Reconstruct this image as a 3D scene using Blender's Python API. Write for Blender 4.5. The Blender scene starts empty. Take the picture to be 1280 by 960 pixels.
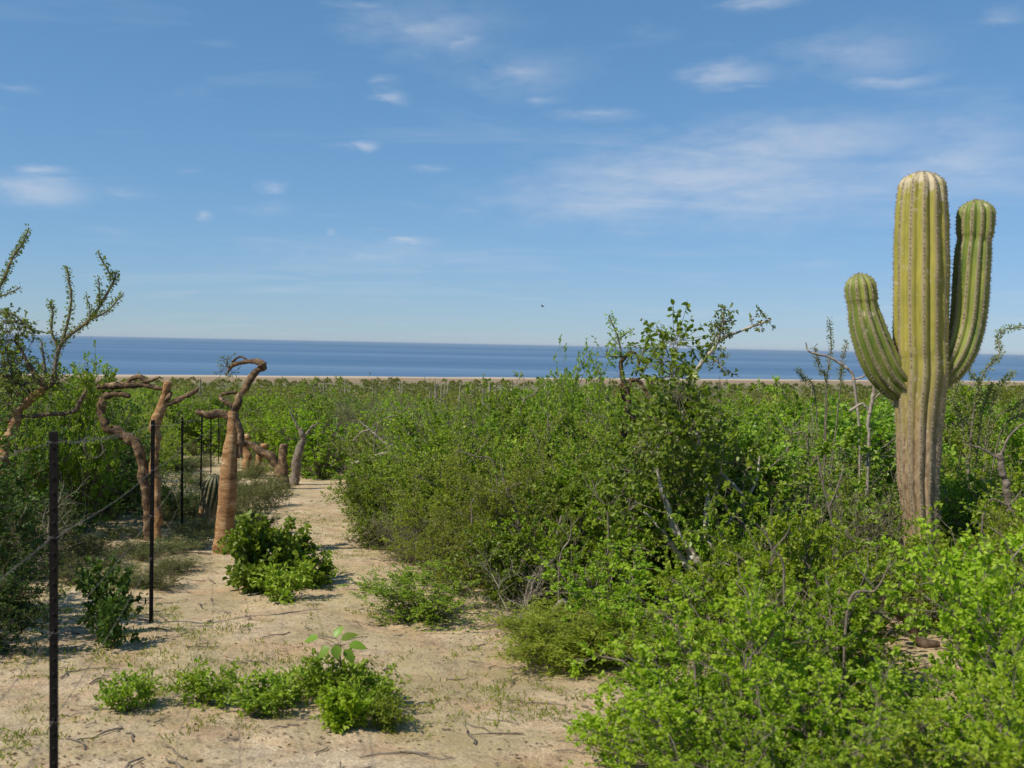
import bpy, math
import numpy as np
from mathutils import Matrix, Vector, Euler

SC = bpy.context.scene
COL = SC.collection
R_ = math.radians
rng = np.random.default_rng(7)

# ------------------------------------------------------------------ camera
FPX = 1250.0                      # focal length in photo pixels (1280 wide)
EYE = 1.62
PITCH, ROLL = -2.29, -1.15
cam_d = bpy.data.cameras.new('camera')
cam_d.sensor_width = 36.0
cam_d.lens = 36.0 * FPX / 1280.0
cam_d.clip_start = 0.05
cam_d.clip_end = 200000.0
cam = bpy.data.objects.new('camera', cam_d)
COL.objects.link(cam)
cam.location = (0, 0, EYE)
cam.rotation_euler = Euler((R_(90 + PITCH), R_(ROLL), 0), 'XYZ')
cam_d.dof.use_dof = True
cam_d.dof.focus_distance = 13.0
cam_d.dof.aperture_fstop = 4.0
SC.camera = cam
CM = np.array(cam.rotation_euler.to_matrix())
CAM = np.array([0, 0, EYE])

# ------------------------------------------------------------------ light
SUN_EL, SUN_AZ = 50.0, 60.0       # azimuth: from behind the camera (-Y) towards -X
to_sun = Vector((-math.sin(R_(SUN_AZ)) * math.cos(R_(SUN_EL)),
                 -math.cos(R_(SUN_AZ)) * math.cos(R_(SUN_EL)), math.sin(R_(SUN_EL))))
sun_d = bpy.data.lights.new('sun', 'SUN')
sun_d.energy = 5.0
sun_d.angle = R_(0.53)
sun_d.color = (1.0, 0.92, 0.77)
sun = bpy.data.objects.new('sun', sun_d)
COL.objects.link(sun)
sun.rotation_euler = to_sun.to_track_quat('Z', 'Y').to_euler()

SC.view_settings.view_transform = 'Standard'
SC.view_settings.look = 'None'
SC.view_settings.exposure = 0.10
SC.view_settings.gamma = 1.0
SC.view_settings.use_curve_mapping = False
SC.render.engine = 'CYCLES'
SC.cycles.use_denoising = True
SC.cycles.max_bounces = 6
SC.cycles.diffuse_bounces = 3
SC.cycles.glossy_bounces = 2
SC.cycles.transmission_bounces = 3
SC.cycles.transparent_max_bounces = 4
SC.cycles.caustics_reflective = False
SC.cycles.caustics_refractive = False


def pix_dir(px, py):
    d = CM @ np.array([(px - 640.0) / FPX, -(py - 480.0) / FPX, -1.0])
    return d / np.linalg.norm(d)


# ------------------------------------------------------------------ sky with thin cloud
def build_world():
    w = bpy.data.worlds.new('World')
    SC.world = w
    w.use_nodes = True
    w.cycles.sampling_method = 'MANUAL'
    w.cycles.sample_map_resolution = 512
    nt = w.node_tree
    N, L = nt.nodes, nt.links
    N.clear()

    def nd(t, **k):
        n = N.new(t)
        for a, b in k.items():
            setattr(n, a, b)
        return n

    def math_(op, a, b=None, clamp=False):
        n = nd('ShaderNodeMath', operation=op, use_clamp=clamp)
        for i, x in enumerate((a, b)):
            if x is None:
                continue
            if isinstance(x, (int, float)):
                n.inputs[i].default_value = x
            else:
                L.new(x, n.inputs[i])
        return n.outputs[0]

    out = nd('ShaderNodeOutputWorld')
    bg = nd('ShaderNodeBackground')
    bg.inputs[1].default_value = 0.095
    sky = nd('ShaderNodeTexSky', sky_type='NISHITA')
    sky.sun_disc = False
    sky.sun_elevation = R_(SUN_EL)
    sky.sun_rotation = math.atan2(to_sun.x, to_sun.y)
    sky.altitude = 20
    sky.air_density = 1.0
    sky.dust_density = 0.0
    sky.ozone_density = 3.0
    tc = nd('ShaderNodeTexCoord')
    sep = nd('ShaderNodeSeparateXYZ')
    L.new(tc.outputs['Generated'], sep.inputs[0])
    x, y, z = sep.outputs
    az = math_('ARCTAN2', x, y)
    el = math_('ARCSINE', z)
    # high thin cloud on a flat layer, seen in perspective
    zc = math_('MAXIMUM', z, 0.0)
    den = math_('ADD', zc, 0.09)
    comb = nd('ShaderNodeCombineXYZ')
    L.new(math_('DIVIDE', x, den), comb.inputs[0])
    L.new(math_('DIVIDE', y, den), comb.inputs[1])
    mp = nd('ShaderNodeMapping')
    mp.inputs['Rotation'].default_value = (0, 0, R_(24))
    mp.inputs['Scale'].default_value = (0.55, 1.25, 1)
    mp.inputs['Location'].default_value = (3.1, 7.7, 0)
    L.new(comb.outputs[0], mp.inputs[0])
    n1 = nd('ShaderNodeTexNoise')
    n1.inputs['Scale'].default_value = 1.7
    n1.inputs['Detail'].default_value = 8
    n1.inputs['Roughness'].default_value = 0.62
    n1.inputs['Distortion'].default_value = 0.5
    L.new(mp.outputs[0], n1.inputs['Vector'])
    n2 = nd('ShaderNodeTexNoise')
    n2.inputs['Scale'].default_value = 0.45
    n2.inputs['Detail'].default_value = 3
    L.new(mp.outputs[0], n2.inputs['Vector'])
    # single clouds: soft ellipses in azimuth / elevation, broken up by noise
    c2 = nd('ShaderNodeCombineXYZ')
    L.new(math_('MULTIPLY', az, 1.0), c2.inputs[0])
    L.new(math_('MULTIPLY', el, 3.0), c2.inputs[1])
    n3 = nd('ShaderNodeTexNoise')
    n3.inputs['Scale'].default_value = 22
    n3.inputs['Detail'].default_value = 7
    n3.inputs['Roughness'].default_value = 0.62
    L.new(c2.outputs[0], n3.inputs['Vector'])
    clouds = [  # px, py, half width, half height, strength
        (45, 236, 75, 18, 1.0), (55, 214, 42, 7, .85), (340, 234, 24, 6, .7), (328, 260, 40, 14, .6),
        (252, 268, 15, 8, .75), (155, 240, 40, 10, .5), (455, 182, 20, 8, .95), (430, 181, 18, 6, .5), (545, 211, 22, 6, .6),
        (492, 120, 24, 8, .85), (490, 106, 24, 6, .5), (585, 50, 34, 22, .7), (540, 36, 130, 44, .65), (650, 92, 110, 32, .65),
        (455, 6, 55, 10, .65), (690, 124, 36, 9, .55), (740, 146, 60, 10, .75), (910, 93, 60, 16, .95), (930, 110, 34, 6, .6), (945, 4, 66, 12, .85),
        (1075, 66, 110, 36, .65), (1120, 98, 70, 12, .75), (1005, 72, 36, 6, .45), (1250, 24, 44, 14, .6), (1000, 178, 200, 40, .95),
        (880, 215, 250, 48, .9), (760, 250, 200, 44, .8), (845, 258, 26, 8, .6), (720, 264, 110, 20, .5), (960, 245, 240, 50, .75),
        (1240, 152, 60, 14, .55), (1210, 195, 150, 70, .7), (1240, 218, 70, 16, .6), (510, 300, 26, 6, .85), (598, 311, 22, 6, .45),
        (420, 288, 14, 5, .6), (470, 318, 190, 26, .6), (1020, 330, 50, 14, .5), (585, 264, 44, 6, .45),
        (20, 112, 28, 7, .5), (270, 54, 36, 5, .35), (245, 219, 18, 6, .45), (155, 286, 36, 7, .35), (820, 42, 36, 9, .35)]
    nw = nd('ShaderNodeTexNoise')
    nw.inputs['Scale'].default_value = 11
    nw.inputs['Detail'].default_value = 5
    nw.inputs['Roughness'].default_value = 0.6
    L.new(c2.outputs[0], nw.inputs['Vector'])
    sw = nd('ShaderNodeSeparateColor')
    L.new(nw.outputs['Color'], sw.inputs[0])
    az = math_('ADD', az, math_('MULTIPLY', math_('SUBTRACT', sw.outputs[0], 0.5), 0.085))
    el = math_('ADD', el, math_('MULTIPLY', math_('SUBTRACT', sw.outputs[1], 0.5), 0.030))
    acc = None
    for (px, py, hw, hh, s) in clouds:
        d = pix_dir(px, py)
        a0, e0 = math.atan2(d[0], d[1]), math.asin(d[2])
        u = math_('MULTIPLY', math_('SUBTRACT', az, a0), FPX / (hw * 1.25))
        v = math_('MULTIPLY', math_('SUBTRACT', el, e0), FPX / (hh * 1.35))
        v = math_('ADD', v, math_('MULTIPLY', u, -0.02 * hw / hh))
        r2 = math_('ADD', math_('MULTIPLY', u, u), math_('MULTIPLY', v, v))
        g = math_('MULTIPLY', math_('SUBTRACT', 1.0, math_('SQRT', r2), clamp=True), s)
        acc = g if acc is None else math_('MAXIMUM', acc, g)
    k = math_('MULTIPLY', math_('SUBTRACT', math_('ADD', math_('MULTIPLY', acc, 0.75), n3.outputs[0]), 0.52), 1.0, clamp=True)
    k = math_('MULTIPLY', k, math_('MULTIPLY', acc, 1.5, clamp=True))
    thin = math_('MULTIPLY', math_('SUBTRACT', math_('ADD', math_('MULTIPLY', n1.outputs[0], 0.75), math_('MULTIPLY', n2.outputs[0], 0.5)), 0.66), 1.6, clamp=True)
    thin = math_('MULTIPLY', thin, 1.0)
    f = math_('MULTIPLY', math_('ADD', k, thin), 0.62, clamp=True)
    f = math_('MINIMUM', f, 0.50)
    mix = nd('ShaderNodeMix', data_type='RGBA')
    L.new(f, mix.inputs['Factor'])
    # clear maritime air: even out the yellow of the lowest sky, one tone curve per channel for the whole dome
    srgb = nd('ShaderNodeSeparateColor')
    L.new(sky.outputs[0], srgb.inputs[0])
    crgb = nd('ShaderNodeCombineColor')
    S0 = 0.095
    for i, (gain, gam) in enumerate(((.455, .735), (.60, .600), (.865, .655))):
        c = math_('POWER', math_('MULTIPLY', srgb.outputs[i], S0), gam)
        L.new(math_('MULTIPLY', c, gain / S0), crgb.inputs[i])
    L.new(crgb.outputs[0], mix.inputs['A'])
    mix.inputs['B'].default_value = (6.6, 7.0, 7.7, 1)
    L.new(mix.outputs['Result'], bg.inputs[0])
    L.new(bg.outputs[0], out.inputs[0])


build_world()

# ------------------------------------------------------------------ terrain function
SEA_Z = EYE - 22.0


def vnoise(x, y, seed=0):
    xi, yi = np.floor(x).astype(np.int64), np.floor(y).astype(np.int64)
    fx, fy = x - xi, y - yi
    fx, fy = fx * fx * (3 - 2 * fx), fy * fy * (3 - 2 * fy)

    def h(a, b):
        n = (a * 374761393 + b * 668265263 + seed * 1442695041) & 0xffffffff
        n = ((n ^ (n >> 13)) * 1274126177) & 0xffffffff
        return ((n ^ (n >> 16)) & 0xffff) / 65535.0
    a, b, c, d = h(xi, yi), h(xi + 1, yi), h(xi, yi + 1), h(xi + 1, yi + 1)
    return (a * (1 - fx) + b * fx) * (1 - fy) + (c * (1 - fx) + d * fx) * fy


QP = np.array([-400, 0, 25, 45, 60, 100, 150, 220, 300, 400, 510, 600, 655, 670, 720, 900, 4000], float)
ZP = np.array([26, -1.62, -3.37, -4.52, -5.28, -7.15, -9.3, -12.0, -14.6, -17.4, -19.75, -20.95, -21.75, -22.4, -23.6, -24.2, -24.6], float) + EYE


def ground_z(x, y):
    x = np.asarray(x, float)
    y = np.asarray(y, float)
    s = np.clip((y - 30) / 170.0, 0, 1)
    s = s * s * (3 - 2 * s)
    q = y - 0.383 * x * s
    z = np.interp(q, QP, ZP)
    near = np.clip(1 - (y - 40) / 60.0, 0, 1)
    z = z + near * (0.10 * (vnoise(x * .45, y * .45, 1) - .5) + 0.06 * (vnoise(x * 1.3, y * 1.3, 2) - .5)
                    + 0.025 * (vnoise(x * 4, y * 4, 3) - .5) + 0.012 * (vnoise(x * 9, y * 9, 4) - .5))
    return z


def gz(x, y):
    return float(ground_z(np.array([x]), np.array([y]))[0])


def at(px, py, Y):
    """point on the ray through a photo pixel at depth Y"""
    d = pix_dir(px, py)
    return CAM + d * (Y / d[1])


def on_ground(px, py):
    d = pix_dir(px, py)
    t = 1.0
    while t < 900:
        p = CAM + d * t
        if p[2] < gz(p[0], p[1]):
            break
        t += 0.02 + t * 0.002
    return np.array([p[0], p[1], gz(p[0], p[1])])


def to_pix(p):
    c = CM.T @ (np.asarray(p, float) - CAM)
    return 640 + FPX * c[0] / -c[2], 480 - FPX * c[1] / -c[2]


# ------------------------------------------------------------------ mesh helpers
class MB:
    def __init__(self):
        self.v, self.t, self.q, self.n, self.attr = [], [], [], 0, []

    def add(self, v, t=None, q=None, attr=None):
        v = np.asarray(v, np.float64).reshape(-1, 3)
        if t is not None and len(t):
            self.t.append(np.asarray(t, np.int64).reshape(-1, 3) + self.n)
        if q is not None and len(q):
            self.q.append(np.asarray(q, np.int64).reshape(-1, 4) + self.n)
        self.v.append(v)
        self.attr.append(np.zeros(len(v)) if attr is None else np.asarray(attr, float))
        self.n += len(v)

    def mesh(self, name, mat, smooth=False, attr=None, origin=(0, 0, 0)):
        V = (np.concatenate(self.v) if self.v else np.zeros((0, 3))) - np.asarray(origin, float)
        T = np.concatenate(self.t) if self.t else np.zeros((0, 3), np.int64)
        Q = np.concatenate(self.q) if self.q else np.zeros((0, 4), np.int64)
        me = bpy.data.meshes.new(name)
        me.vertices.add(len(V))
        me.vertices.foreach_set('co', V.astype(np.float32).ravel())
        loops = np.concatenate([T.ravel(), Q.ravel()])
        starts = np.concatenate([np.arange(len(T)) * 3, len(T) * 3 + np.arange(len(Q)) * 4])
        me.loops.add(len(loops))
        me.loops.foreach_set('vertex_index', loops.astype(np.int32))
        me.polygons.add(len(starts))
        me.polygons.foreach_set('loop_start', starts.astype(np.int32))
        me.polygons.foreach_set('use_smooth', np.full(len(starts), smooth, bool))
        if attr:
            a = me.attributes.new(attr, 'FLOAT', 'POINT')
            a.data.foreach_set('value', np.concatenate(self.attr).astype(np.float32))
        me.update(calc_edges=True)
        if mat:
            me.materials.append(mat)
        return me


def link(name, me, parent=None, stuff=False):
    o = bpy.data.objects.new(name, me)
    COL.objects.link(o)
    if parent is not None:
        o.parent = parent
    if stuff:
        o['kind'] = 'stuff'
    return o


def tag(o, label, cat, group=None):
    o['label'] = label
    o['category'] = cat
    if group:
        o['group'] = group
    return o


def thing(name, label, cat, loc=(0, 0, 0), rz=0.0, sc=(1, 1, 1), group=None):
    o = bpy.data.objects.new(name, None)
    o.empty_display_size = 0.1
    COL.objects.link(o)
    o.location = tuple(float(a) for a in loc)
    o.rotation_euler = (0, 0, rz)
    o.scale = sc
    return tag(o, label, cat, group)


def unit(v):
    return v / np.maximum(np.linalg.norm(v, axis=-1, keepdims=True), 1e-9)


def spline(pts, n):
    """Catmull-Rom through pts (k,d) sampled at n points"""
    P = np.asarray(pts, float)
    if len(P) == 2:
        t = np.linspace(0, 1, n)[:, None]
        return P[0] * (1 - t) + P[1] * t
    E = np.vstack([2 * P[0] - P[1], P, 2 * P[-1] - P[-2]])
    u = np.linspace(0, len(P) - 1 - 1e-6, n)
    i = u.astype(int)
    f = (u - i)[:, None]
    a, b, c, d = E[i], E[i + 1], E[i + 2], E[i + 3]
    return .5 * (2 * b + (c - a) * f + (2 * a - 5 * b + 4 * c - d) * f ** 2 + (3 * b - a - 3 * c + d) * f ** 3)


def tubes(mb, P, R, n, cap=False):
    """batch of tubes: P (N,k,3), R (N,k)"""
    P = np.asarray(P, float)
    R = np.asarray(R, float)
    if P.ndim == 2:
        P, R = P[None], R[None]
    N, k, _ = P.shape
    T = np.gradient(P, axis=1)
    T = unit(T)
    ref = unit(np.cross(T[:, k // 2], rng.normal(size=(N, 3)) + 0.01))[:, None, :]
    A = unit(ref - (ref * T).sum(-1, keepdims=True) * T)
    B = np.cross(T, A)
    th = np.linspace(0, 2 * np.pi, n, endpoint=False)
    V = P[:, :, None, :] + R[:, :, None, None] * (A[:, :, None, :] * np.cos(th)[None, None, :, None] + B[:, :, None, :] * np.sin(th)[None, None, :, None])
    idx = np.arange(N * k * n).reshape(N, k, n)
    a = idx[:, :-1, :]
    b = np.roll(a, -1, axis=2)
    d = idx[:, 1:, :]
    c = np.roll(d, -1, axis=2)
    q = np.stack([a, b, c, d], -1).reshape(-1, 4)
    mb.add(V.reshape(-1, 3), q=q)
    if cap:
        for j in (0, -1):
            base = mb.n
            rings = V[:, j]
            cen = P[:, j]
            vv = np.concatenate([rings, cen[:, None]], 1)
            ii = np.arange(N)[:, None] * (n + 1)
            aa = ii + np.arange(n)[None]
            bb = ii + (np.arange(n)[None] + 1) % n
            cc = np.broadcast_to(ii + n, aa.shape)
            tt = np.stack([bb, aa, cc] if j == 0 else [aa, bb, cc], -1).reshape(-1, 3)
            mb.add(vv.reshape(-1, 3), t=tt)


def limb(mb, pts, rad, n=12, seg=None, rough=.06, cap=True, seed=0):
    """one knobbly limb along pts with radii, noise on the surface"""
    pts = np.asarray(pts, float)
    rad = np.asarray(rad, float)
    ln = np.linalg.norm(np.diff(pts, axis=0), axis=1).sum()
    k = seg or int(np.clip(ln / max(rad.mean() * .55, .008), 8, 90))
    S = spline(np.hstack([pts, rad[:, None]]), k)
    P, R = S[:, :3], np.maximum(S[:, 3], 1e-3)
    T = unit(np.gradient(P, axis=0))
    up = np.array([0.31, 0.77, 0.2])
    A = np.zeros_like(P)
    a = unit(np.cross(T[0], up))
    for i in range(k):
        a = unit(a - (a @ T[i]) * T[i])
        A[i] = a
    B = np.cross(T, A)
    th = np.linspace(0, 2 * np.pi, n, endpoint=False)
    g = np.arange(k)[:, None] * .45
    sw = 1 + rough * 3.0 * (vnoise(np.arange(k) * .23, np.zeros(k) + 3.3, seed + 9) - .5) + rough * 2.0 * (vnoise(np.arange(k) * .6, np.zeros(k) + 7.3, seed + 13) - .5)
    R = R * sw
    wv = np.stack([vnoise(np.arange(k) * .28, np.zeros(k) + c_, seed + 17) - .5 for c_ in (1.5, 4.5, 8.5)], 1)
    P = P + wv * (R * rough * 9 * np.minimum(1, np.minimum(np.arange(k), k - 1 - np.arange(k)) / 4.))[:, None]
    rr = 1 + rough * (3 * (vnoise(g + 0 * th[None], np.cos(th)[None] * 1.7 + 9 + 0 * g, seed) - .5)
                      + 1.6 * (vnoise(g * 2.7 + 0 * th[None], np.sin(th)[None] * 2.6 + 4 + 0 * g, seed + 5) - .5))
    V = P[:, None] + (R[:, None] * rr)[..., None] * (A[:, None] * np.cos(th)[None, :, None] + B[:, None] * np.sin(th)[None, :, None])
    idx = np.arange(k * n).reshape(k, n)
    a_, d_ = idx[:-1], idx[1:]
    q = np.stack([a_, np.roll(a_, -1, 1), np.roll(d_, -1, 1), d_], -1).reshape(-1, 4)
    mb.add(V.reshape(-1, 3), q=q)
    if cap:
        for j, s in ((0, -1), (k - 1, 1)):
            ring = V[j]
            inner = P[j] + (ring - P[j]) * .62 + T[j] * s * R[j] * .28
            cen = P[j] + T[j] * s * R[j] * .36
            vv = np.vstack([ring, inner, cen])
            i0 = np.arange(n)
            i1 = (i0 + 1) % n
            qq = np.stack([i0, i1, i1 + n, i0 + n], -1)
            tt = np.stack([i0 + n, i1 + n, np.full(n, 2 * n)], -1)
            if s < 0:
                qq, tt = qq[:, ::-1], tt[:, ::-1]
            mb.add(vv, t=tt, q=qq)


def pxlimb(pl, Y):
    """pl: [(px,py,width px[,dY])] -> world points and radii at depth Y"""
    pts, rad = [], []
    for p in pl:
        y = Y + (p[3] if len(p) > 3 else 0)
        pts.append(at(p[0], p[1], y))
        rad.append(p[2] * .5 * y / FPX)
    return np.array(pts), np.array(rad)


def leaves(mb, P, D, L, W, tilt=.7, hi=False, upb=.8, droop=0.0, tone=None):
    """one folded leaf per row of P, pointing along D; hi = rounder six-sided blade"""
    n = len(P)
    D = np.asarray(D, float).copy()
    D[:, 2] -= droop
    D = unit(D)
    Nn = rng.normal(size=(n, 3)) * tilt + np.array([0, 0, upb])
    Nn = unit(Nn - (Nn * D).sum(1, keepdims=True) * D)
    S = np.cross(D, Nn)
    L = np.broadcast_to(np.asarray(L, float), (n,))[:, None]
    W = np.broadcast_to(np.asarray(W, float), (n,))[:, None]
    cup = rng.uniform(.05, .35, (n, 1)) * W
    if not hi:
        V = np.stack([P, P + D * L * .58 + S * W * .5 + Nn * cup, P + D * L - Nn * cup * .5, P + D * L * .58 - S * W * .5 + Nn * cup], 1)
        b = np.arange(n)[:, None] * 4
        t = np.concatenate([b + np.array([0, 1, 2]), b + np.array([0, 2, 3])])
    else:
        V = np.stack([P, P + D * L * .35 + S * W * .40 + Nn * cup, P + D * L * .75 + S * W * .46 + Nn * cup, P + D * L - Nn * cup * .6,
                      P + D * L * .75 - S * W * .46 + Nn * cup, P + D * L * .35 - S * W * .40 + Nn * cup], 1)
        b = np.arange(n)[:, None] * 6
        t = np.concatenate([b + np.array([0, 1, 2]), b + np.array([0, 2, 3]), b + np.array([0, 3, 4]), b + np.array([0, 4, 5])])
    tone = rng.uniform(0, 1, n) if tone is None else np.broadcast_to(np.asarray(tone, float), (n,))
    mb.add(V.reshape(-1, 3), t=t, attr=np.repeat(tone, V.shape[1]))


# ------------------------------------------------------------------ materials
MATS = {}


def newmat(name):
    m = bpy.data.materials.new(name)
    m.use_nodes = True
    m.node_tree.nodes.clear()
    MATS[name] = m
    nt = m.node_tree

    def nd(t, **k):
        n = nt.nodes.new(t)
        for a, b in k.items():
            if a.startswith('i_'):
                n.inputs[a[2:].replace('_', ' ')].default_value = b
            else:
                setattr(n, a, b)
        return n
    return m, nt, nd, nt.links


def ramp(nd, stops, interp='LINEAR'):
    r = nd('ShaderNodeValToRGB')
    e = r.color_ramp.elements
    while len(e) < len(stops):
        e.new(0.5)
    for el, (p, c) in zip(e, stops):
        el.position = p
        el.color = (*c, 1)
    r.color_ramp.interpolation = interp
    return r


def leaf_mat(name, stops, trans=.32, rough=.5, spec=.3, tcol=None):
    m, nt, nd, L = newmat(name)
    geo = nd('ShaderNodeNewGeometry')
    oi = nd('ShaderNodeObjectInfo')
    r = ramp(nd, stops)
    ta = nd('ShaderNodeAttribute', attribute_name='tone')      # young shoots paler than old ones
    m1 = nd('ShaderNodeMath', operation='MULTIPLY')
    m1.inputs[1].default_value = .42
    L.new(geo.outputs['Random Per Island'], m1.inputs[0])
    m2 = nd('ShaderNodeMath', operation='MULTIPLY_ADD')
    m2.inputs[1].default_value = .58
    L.new(ta.outputs['Fac'], m2.inputs[0])
    L.new(m1.outputs[0], m2.inputs[2])
    L.new(m2.outputs[0], r.inputs[0])
    hsv = nd('ShaderNodeHueSaturation')
    mr = nd('ShaderNodeMapRange')
    mr.inputs[3].default_value = .62
    mr.inputs[4].default_value = 1.14
    L.new(oi.outputs['Random'], mr.inputs[0])
    L.new(mr.outputs[0], hsv.inputs['Value'])
    mr2 = nd('ShaderNodeMapRange')
    mr2.inputs[3].default_value = .488
    mr2.inputs[4].default_value = .512
    L.new(oi.outputs['Random'], mr2.inputs[0])
    L.new(mr2.outputs[0], hsv.inputs['Hue'])
    L.new(r.outputs[0], hsv.inputs['Color'])
    p = nd('ShaderNodeBsdfPrincipled')
    p.inputs['Roughness'].default_value = rough
    p.inputs['Specular IOR Level'].default_value = spec
    L.new(hsv.outputs[0], p.inputs['Base Color'])
    t = nd('ShaderNodeBsdfTranslucent')
    mul = nd('ShaderNodeMix', data_type='RGBA', blend_type='MULTIPLY')
    mul.inputs['Factor'].default_value = 1.0
    L.new(hsv.outputs[0], mul.inputs['A'])
    mul.inputs['B'].default_value = (1.5, 1.6, .6, 1)
    L.new(mul.outputs['Result'], t.inputs[0])
    mx = nd('ShaderNodeMixShader')
    mx.inputs[0].default_value = trans
    L.new(p.outputs[0], mx.inputs[1])
    L.new(t.outputs[0], mx.inputs[2])
    o = nd('ShaderNodeOutputMaterial')
    L.new(mx.outputs[0], o.inputs[0])
    return m


def bark_mat(name, stops, scale=9, stretch=(1, 1, 1), bump=.5, rough=.85, fine=45, dist=.02):
    m, nt, nd, L = newmat(name)
    tc = nd('ShaderNodeTexCoord')
    mp = nd('ShaderNodeMapping')
    mp.inputs['Scale'].default_value = stretch
    L.new(tc.outputs['Object'], mp.inputs[0])
    n1 = nd('ShaderNodeTexNoise', i_Scale=scale, i_Detail=6.0, i_Roughness=.65, i_Distortion=.4)
    L.new(mp.outputs[0], n1.inputs['Vector'])
    n2 = nd('ShaderNodeTexNoise', i_Scale=fine, i_Detail=4.0, i_Roughness=.7)
    L.new(mp.outputs[0], n2.inputs['Vector'])
    r = ramp(nd, stops)
    L.new(n1.outputs[0], r.inputs[0])
    mx = nd('ShaderNodeMix', data_type='RGBA', blend_type='OVERLAY')
    mx.inputs['Factor'].default_value = .55
    L.new(r.outputs[0], mx.inputs['A'])
    L.new(n2.outputs[0], mx.inputs['B'])
    add = nd('ShaderNodeMath', operation='ADD')
    L.new(n1.outputs[0], add.inputs[0])
    L.new(n2.outputs[0], add.inputs[1])
    b = nd('ShaderNodeBump')
    b.inputs['Strength'].default_value = bump
    b.inputs['Distance'].default_value = dist
    L.new(add.outputs[0], b.inputs['Height'])
    p = nd('ShaderNodeBsdfPrincipled', i_Roughness=rough)
    p.inputs['Specular IOR Level'].default_value = .25
    L.new(mx.outputs['Result'], p.inputs['Base Color'])
    L.new(b.outputs[0], p.inputs['Normal'])
    o = nd('ShaderNodeOutputMaterial')
    L.new(p.outputs[0], o.inputs[0])
    return m


def plain_mat(name, col, rough=.6, metal=0.0, var=.25, scale=30):
    m, nt, nd, L = newmat(name)
    tc = nd('ShaderNodeTexCoord')
    n1 = nd('ShaderNodeTexNoise', i_Scale=float(scale), i_Detail=5.0)
    L.new(tc.outputs['Object'], n1.inputs['Vector'])
    r = ramp(nd, [(.3, tuple(c * (1 - var) for c in col)), (.7, tuple(min(1, c * (1 + var)) for c in col))])
    L.new(n1.outputs[0], r.inputs[0])
    p = nd('ShaderNodeBsdfPrincipled', i_Roughness=rough, i_Metallic=metal)
    p.inputs['Specular IOR Level'].default_value = .5 if metal else .18
    L.new(r.outputs[0], p.inputs['Base Color'])
    o = nd('ShaderNodeOutputMaterial')
    L.new(p.outputs[0], o.inputs[0])
    return m


M_BRIGHT = leaf_mat('leaf_bright', [(0, (0.121, 0.212, 0.014)), (0.45, (0.224, 0.339, 0.022)), (0.8, (0.32, 0.43, 0.032)), (1, (0.432, 0.498, 0.055))], .40)
M_MID = leaf_mat('leaf_mid', [(0, (0.116, 0.188, 0.016)), (0.5, (0.221, 0.317, 0.025)), (1, (0.38, 0.454, 0.046))], .36)
M_BROAD = leaf_mat('leaf_broad', [(0, (0.111, 0.202, 0.022)), (0.5, (0.211, 0.328, 0.029)), (1, (0.356, 0.472, 0.051))], .36, .42, .4)
M_FINE = leaf_mat('leaf_fine', [(0, (0.168, 0.226, 0.021)), (0.5, (0.287, 0.357, 0.034)), (1, (0.426, 0.461, 0.064))], .40)
M_GREY = leaf_mat('leaf_grey', [(0, (0.143, 0.177, 0.056)), (0.5, (0.224, 0.255, 0.083)), (1, (0.326, 0.34, 0.138))], .28)
M_DARK = leaf_mat('leaf_dark', [(0, (0.034, 0.076, 0.013)), (0.5, (0.069, 0.129, 0.02)), (1, (0.127, 0.196, 0.031))], .30)  # dark green bushes; also shade put into the colour of left-hand shrubs and sprigs
M_WAND = leaf_mat('leaf_wand', [(0, (0.137, 0.193, 0.036)), (0.5, (0.213, 0.278, 0.051)), (1, (0.321, 0.364, 0.091))], .34)
M_LIME = leaf_mat('leaf_lime', [(0, (0.199, 0.319, 0.017)), (0.5, (0.312, 0.445, 0.025)), (1, (0.434, 0.525, 0.055))], .42)
M_FAR = leaf_mat('leaf_far', [(0, (0.148, 0.173, 0.034)), (0.45, (0.229, 0.259, 0.048)), (0.8, (0.299, 0.314, 0.074)), (1, (0.404, 0.353, 0.154))], .34)
M_HERB = leaf_mat('leaf_herb', [(0, (.10, .105, .040)), (.5, (.150, .170, .050)), (1, (.225, .225, .085))], .3)
M_DRY = leaf_mat('leaf_dry', [(0, (.16, .10, .055)), (.5, (.27, .19, .11)), (1, (.42, .33, .22))], .15)
M_TWIG = bark_mat('twig_grey', [(.3, (.10, .080, .060)), (.6, (.23, .19, .15)), (.8, (.36, .31, .26))], 14, fine=70)
M_TWIGB = bark_mat('twig_brown', [(.3, (.075, .050, .033)), (.6, (.16, .11, .075)), (.8, (.27, .20, .15))], 14, fine=70)
M_PALE = bark_mat('bark_pale', [(.3, (.20, .17, .13)), (.5, (.42, .38, .31)), (.75, (.62, .58, .50))], 10, fine=50)
M_ORANGE = bark_mat('bark_orange', [(0.34, (0.172, 0.088, 0.04)), (0.45, (0.345, 0.183, 0.078)), (0.56, (0.46, 0.266, 0.123)), (0.68, (0.621, 0.448, 0.269))], 4.5, (1, 1, 3.4), .8, .75, 40, .03)
M_BROWN = bark_mat('bark_brown', [(0.34, (0.034, 0.026, 0.018)), (0.46, (0.109, 0.072, 0.043)), (0.57, (0.23, 0.143, 0.078)), (0.7, (0.46, 0.351, 0.23))], 9, (1, 1, 1), .9, .85, 40, .03)
M_DEAD = bark_mat('dead_wood', [(.3, (.20, .165, .13)), (.55, (.36, .31, .26)), (.8, (.54, .49, .43))], 9, fine=60)
M_POST = plain_mat('post_paint', (.005, .0042, .0045), .6, 0, .5)
M_WIRE = plain_mat('galvanised_wire', (.16, .145, .13), .7, .3, .4)
M_SPINE = plain_mat('spine', (.30, .235, .175), .85, 0, .6, 25)
M_BIRD = plain_mat('bird_feather', (.03, .03, .035), .8)


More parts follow.
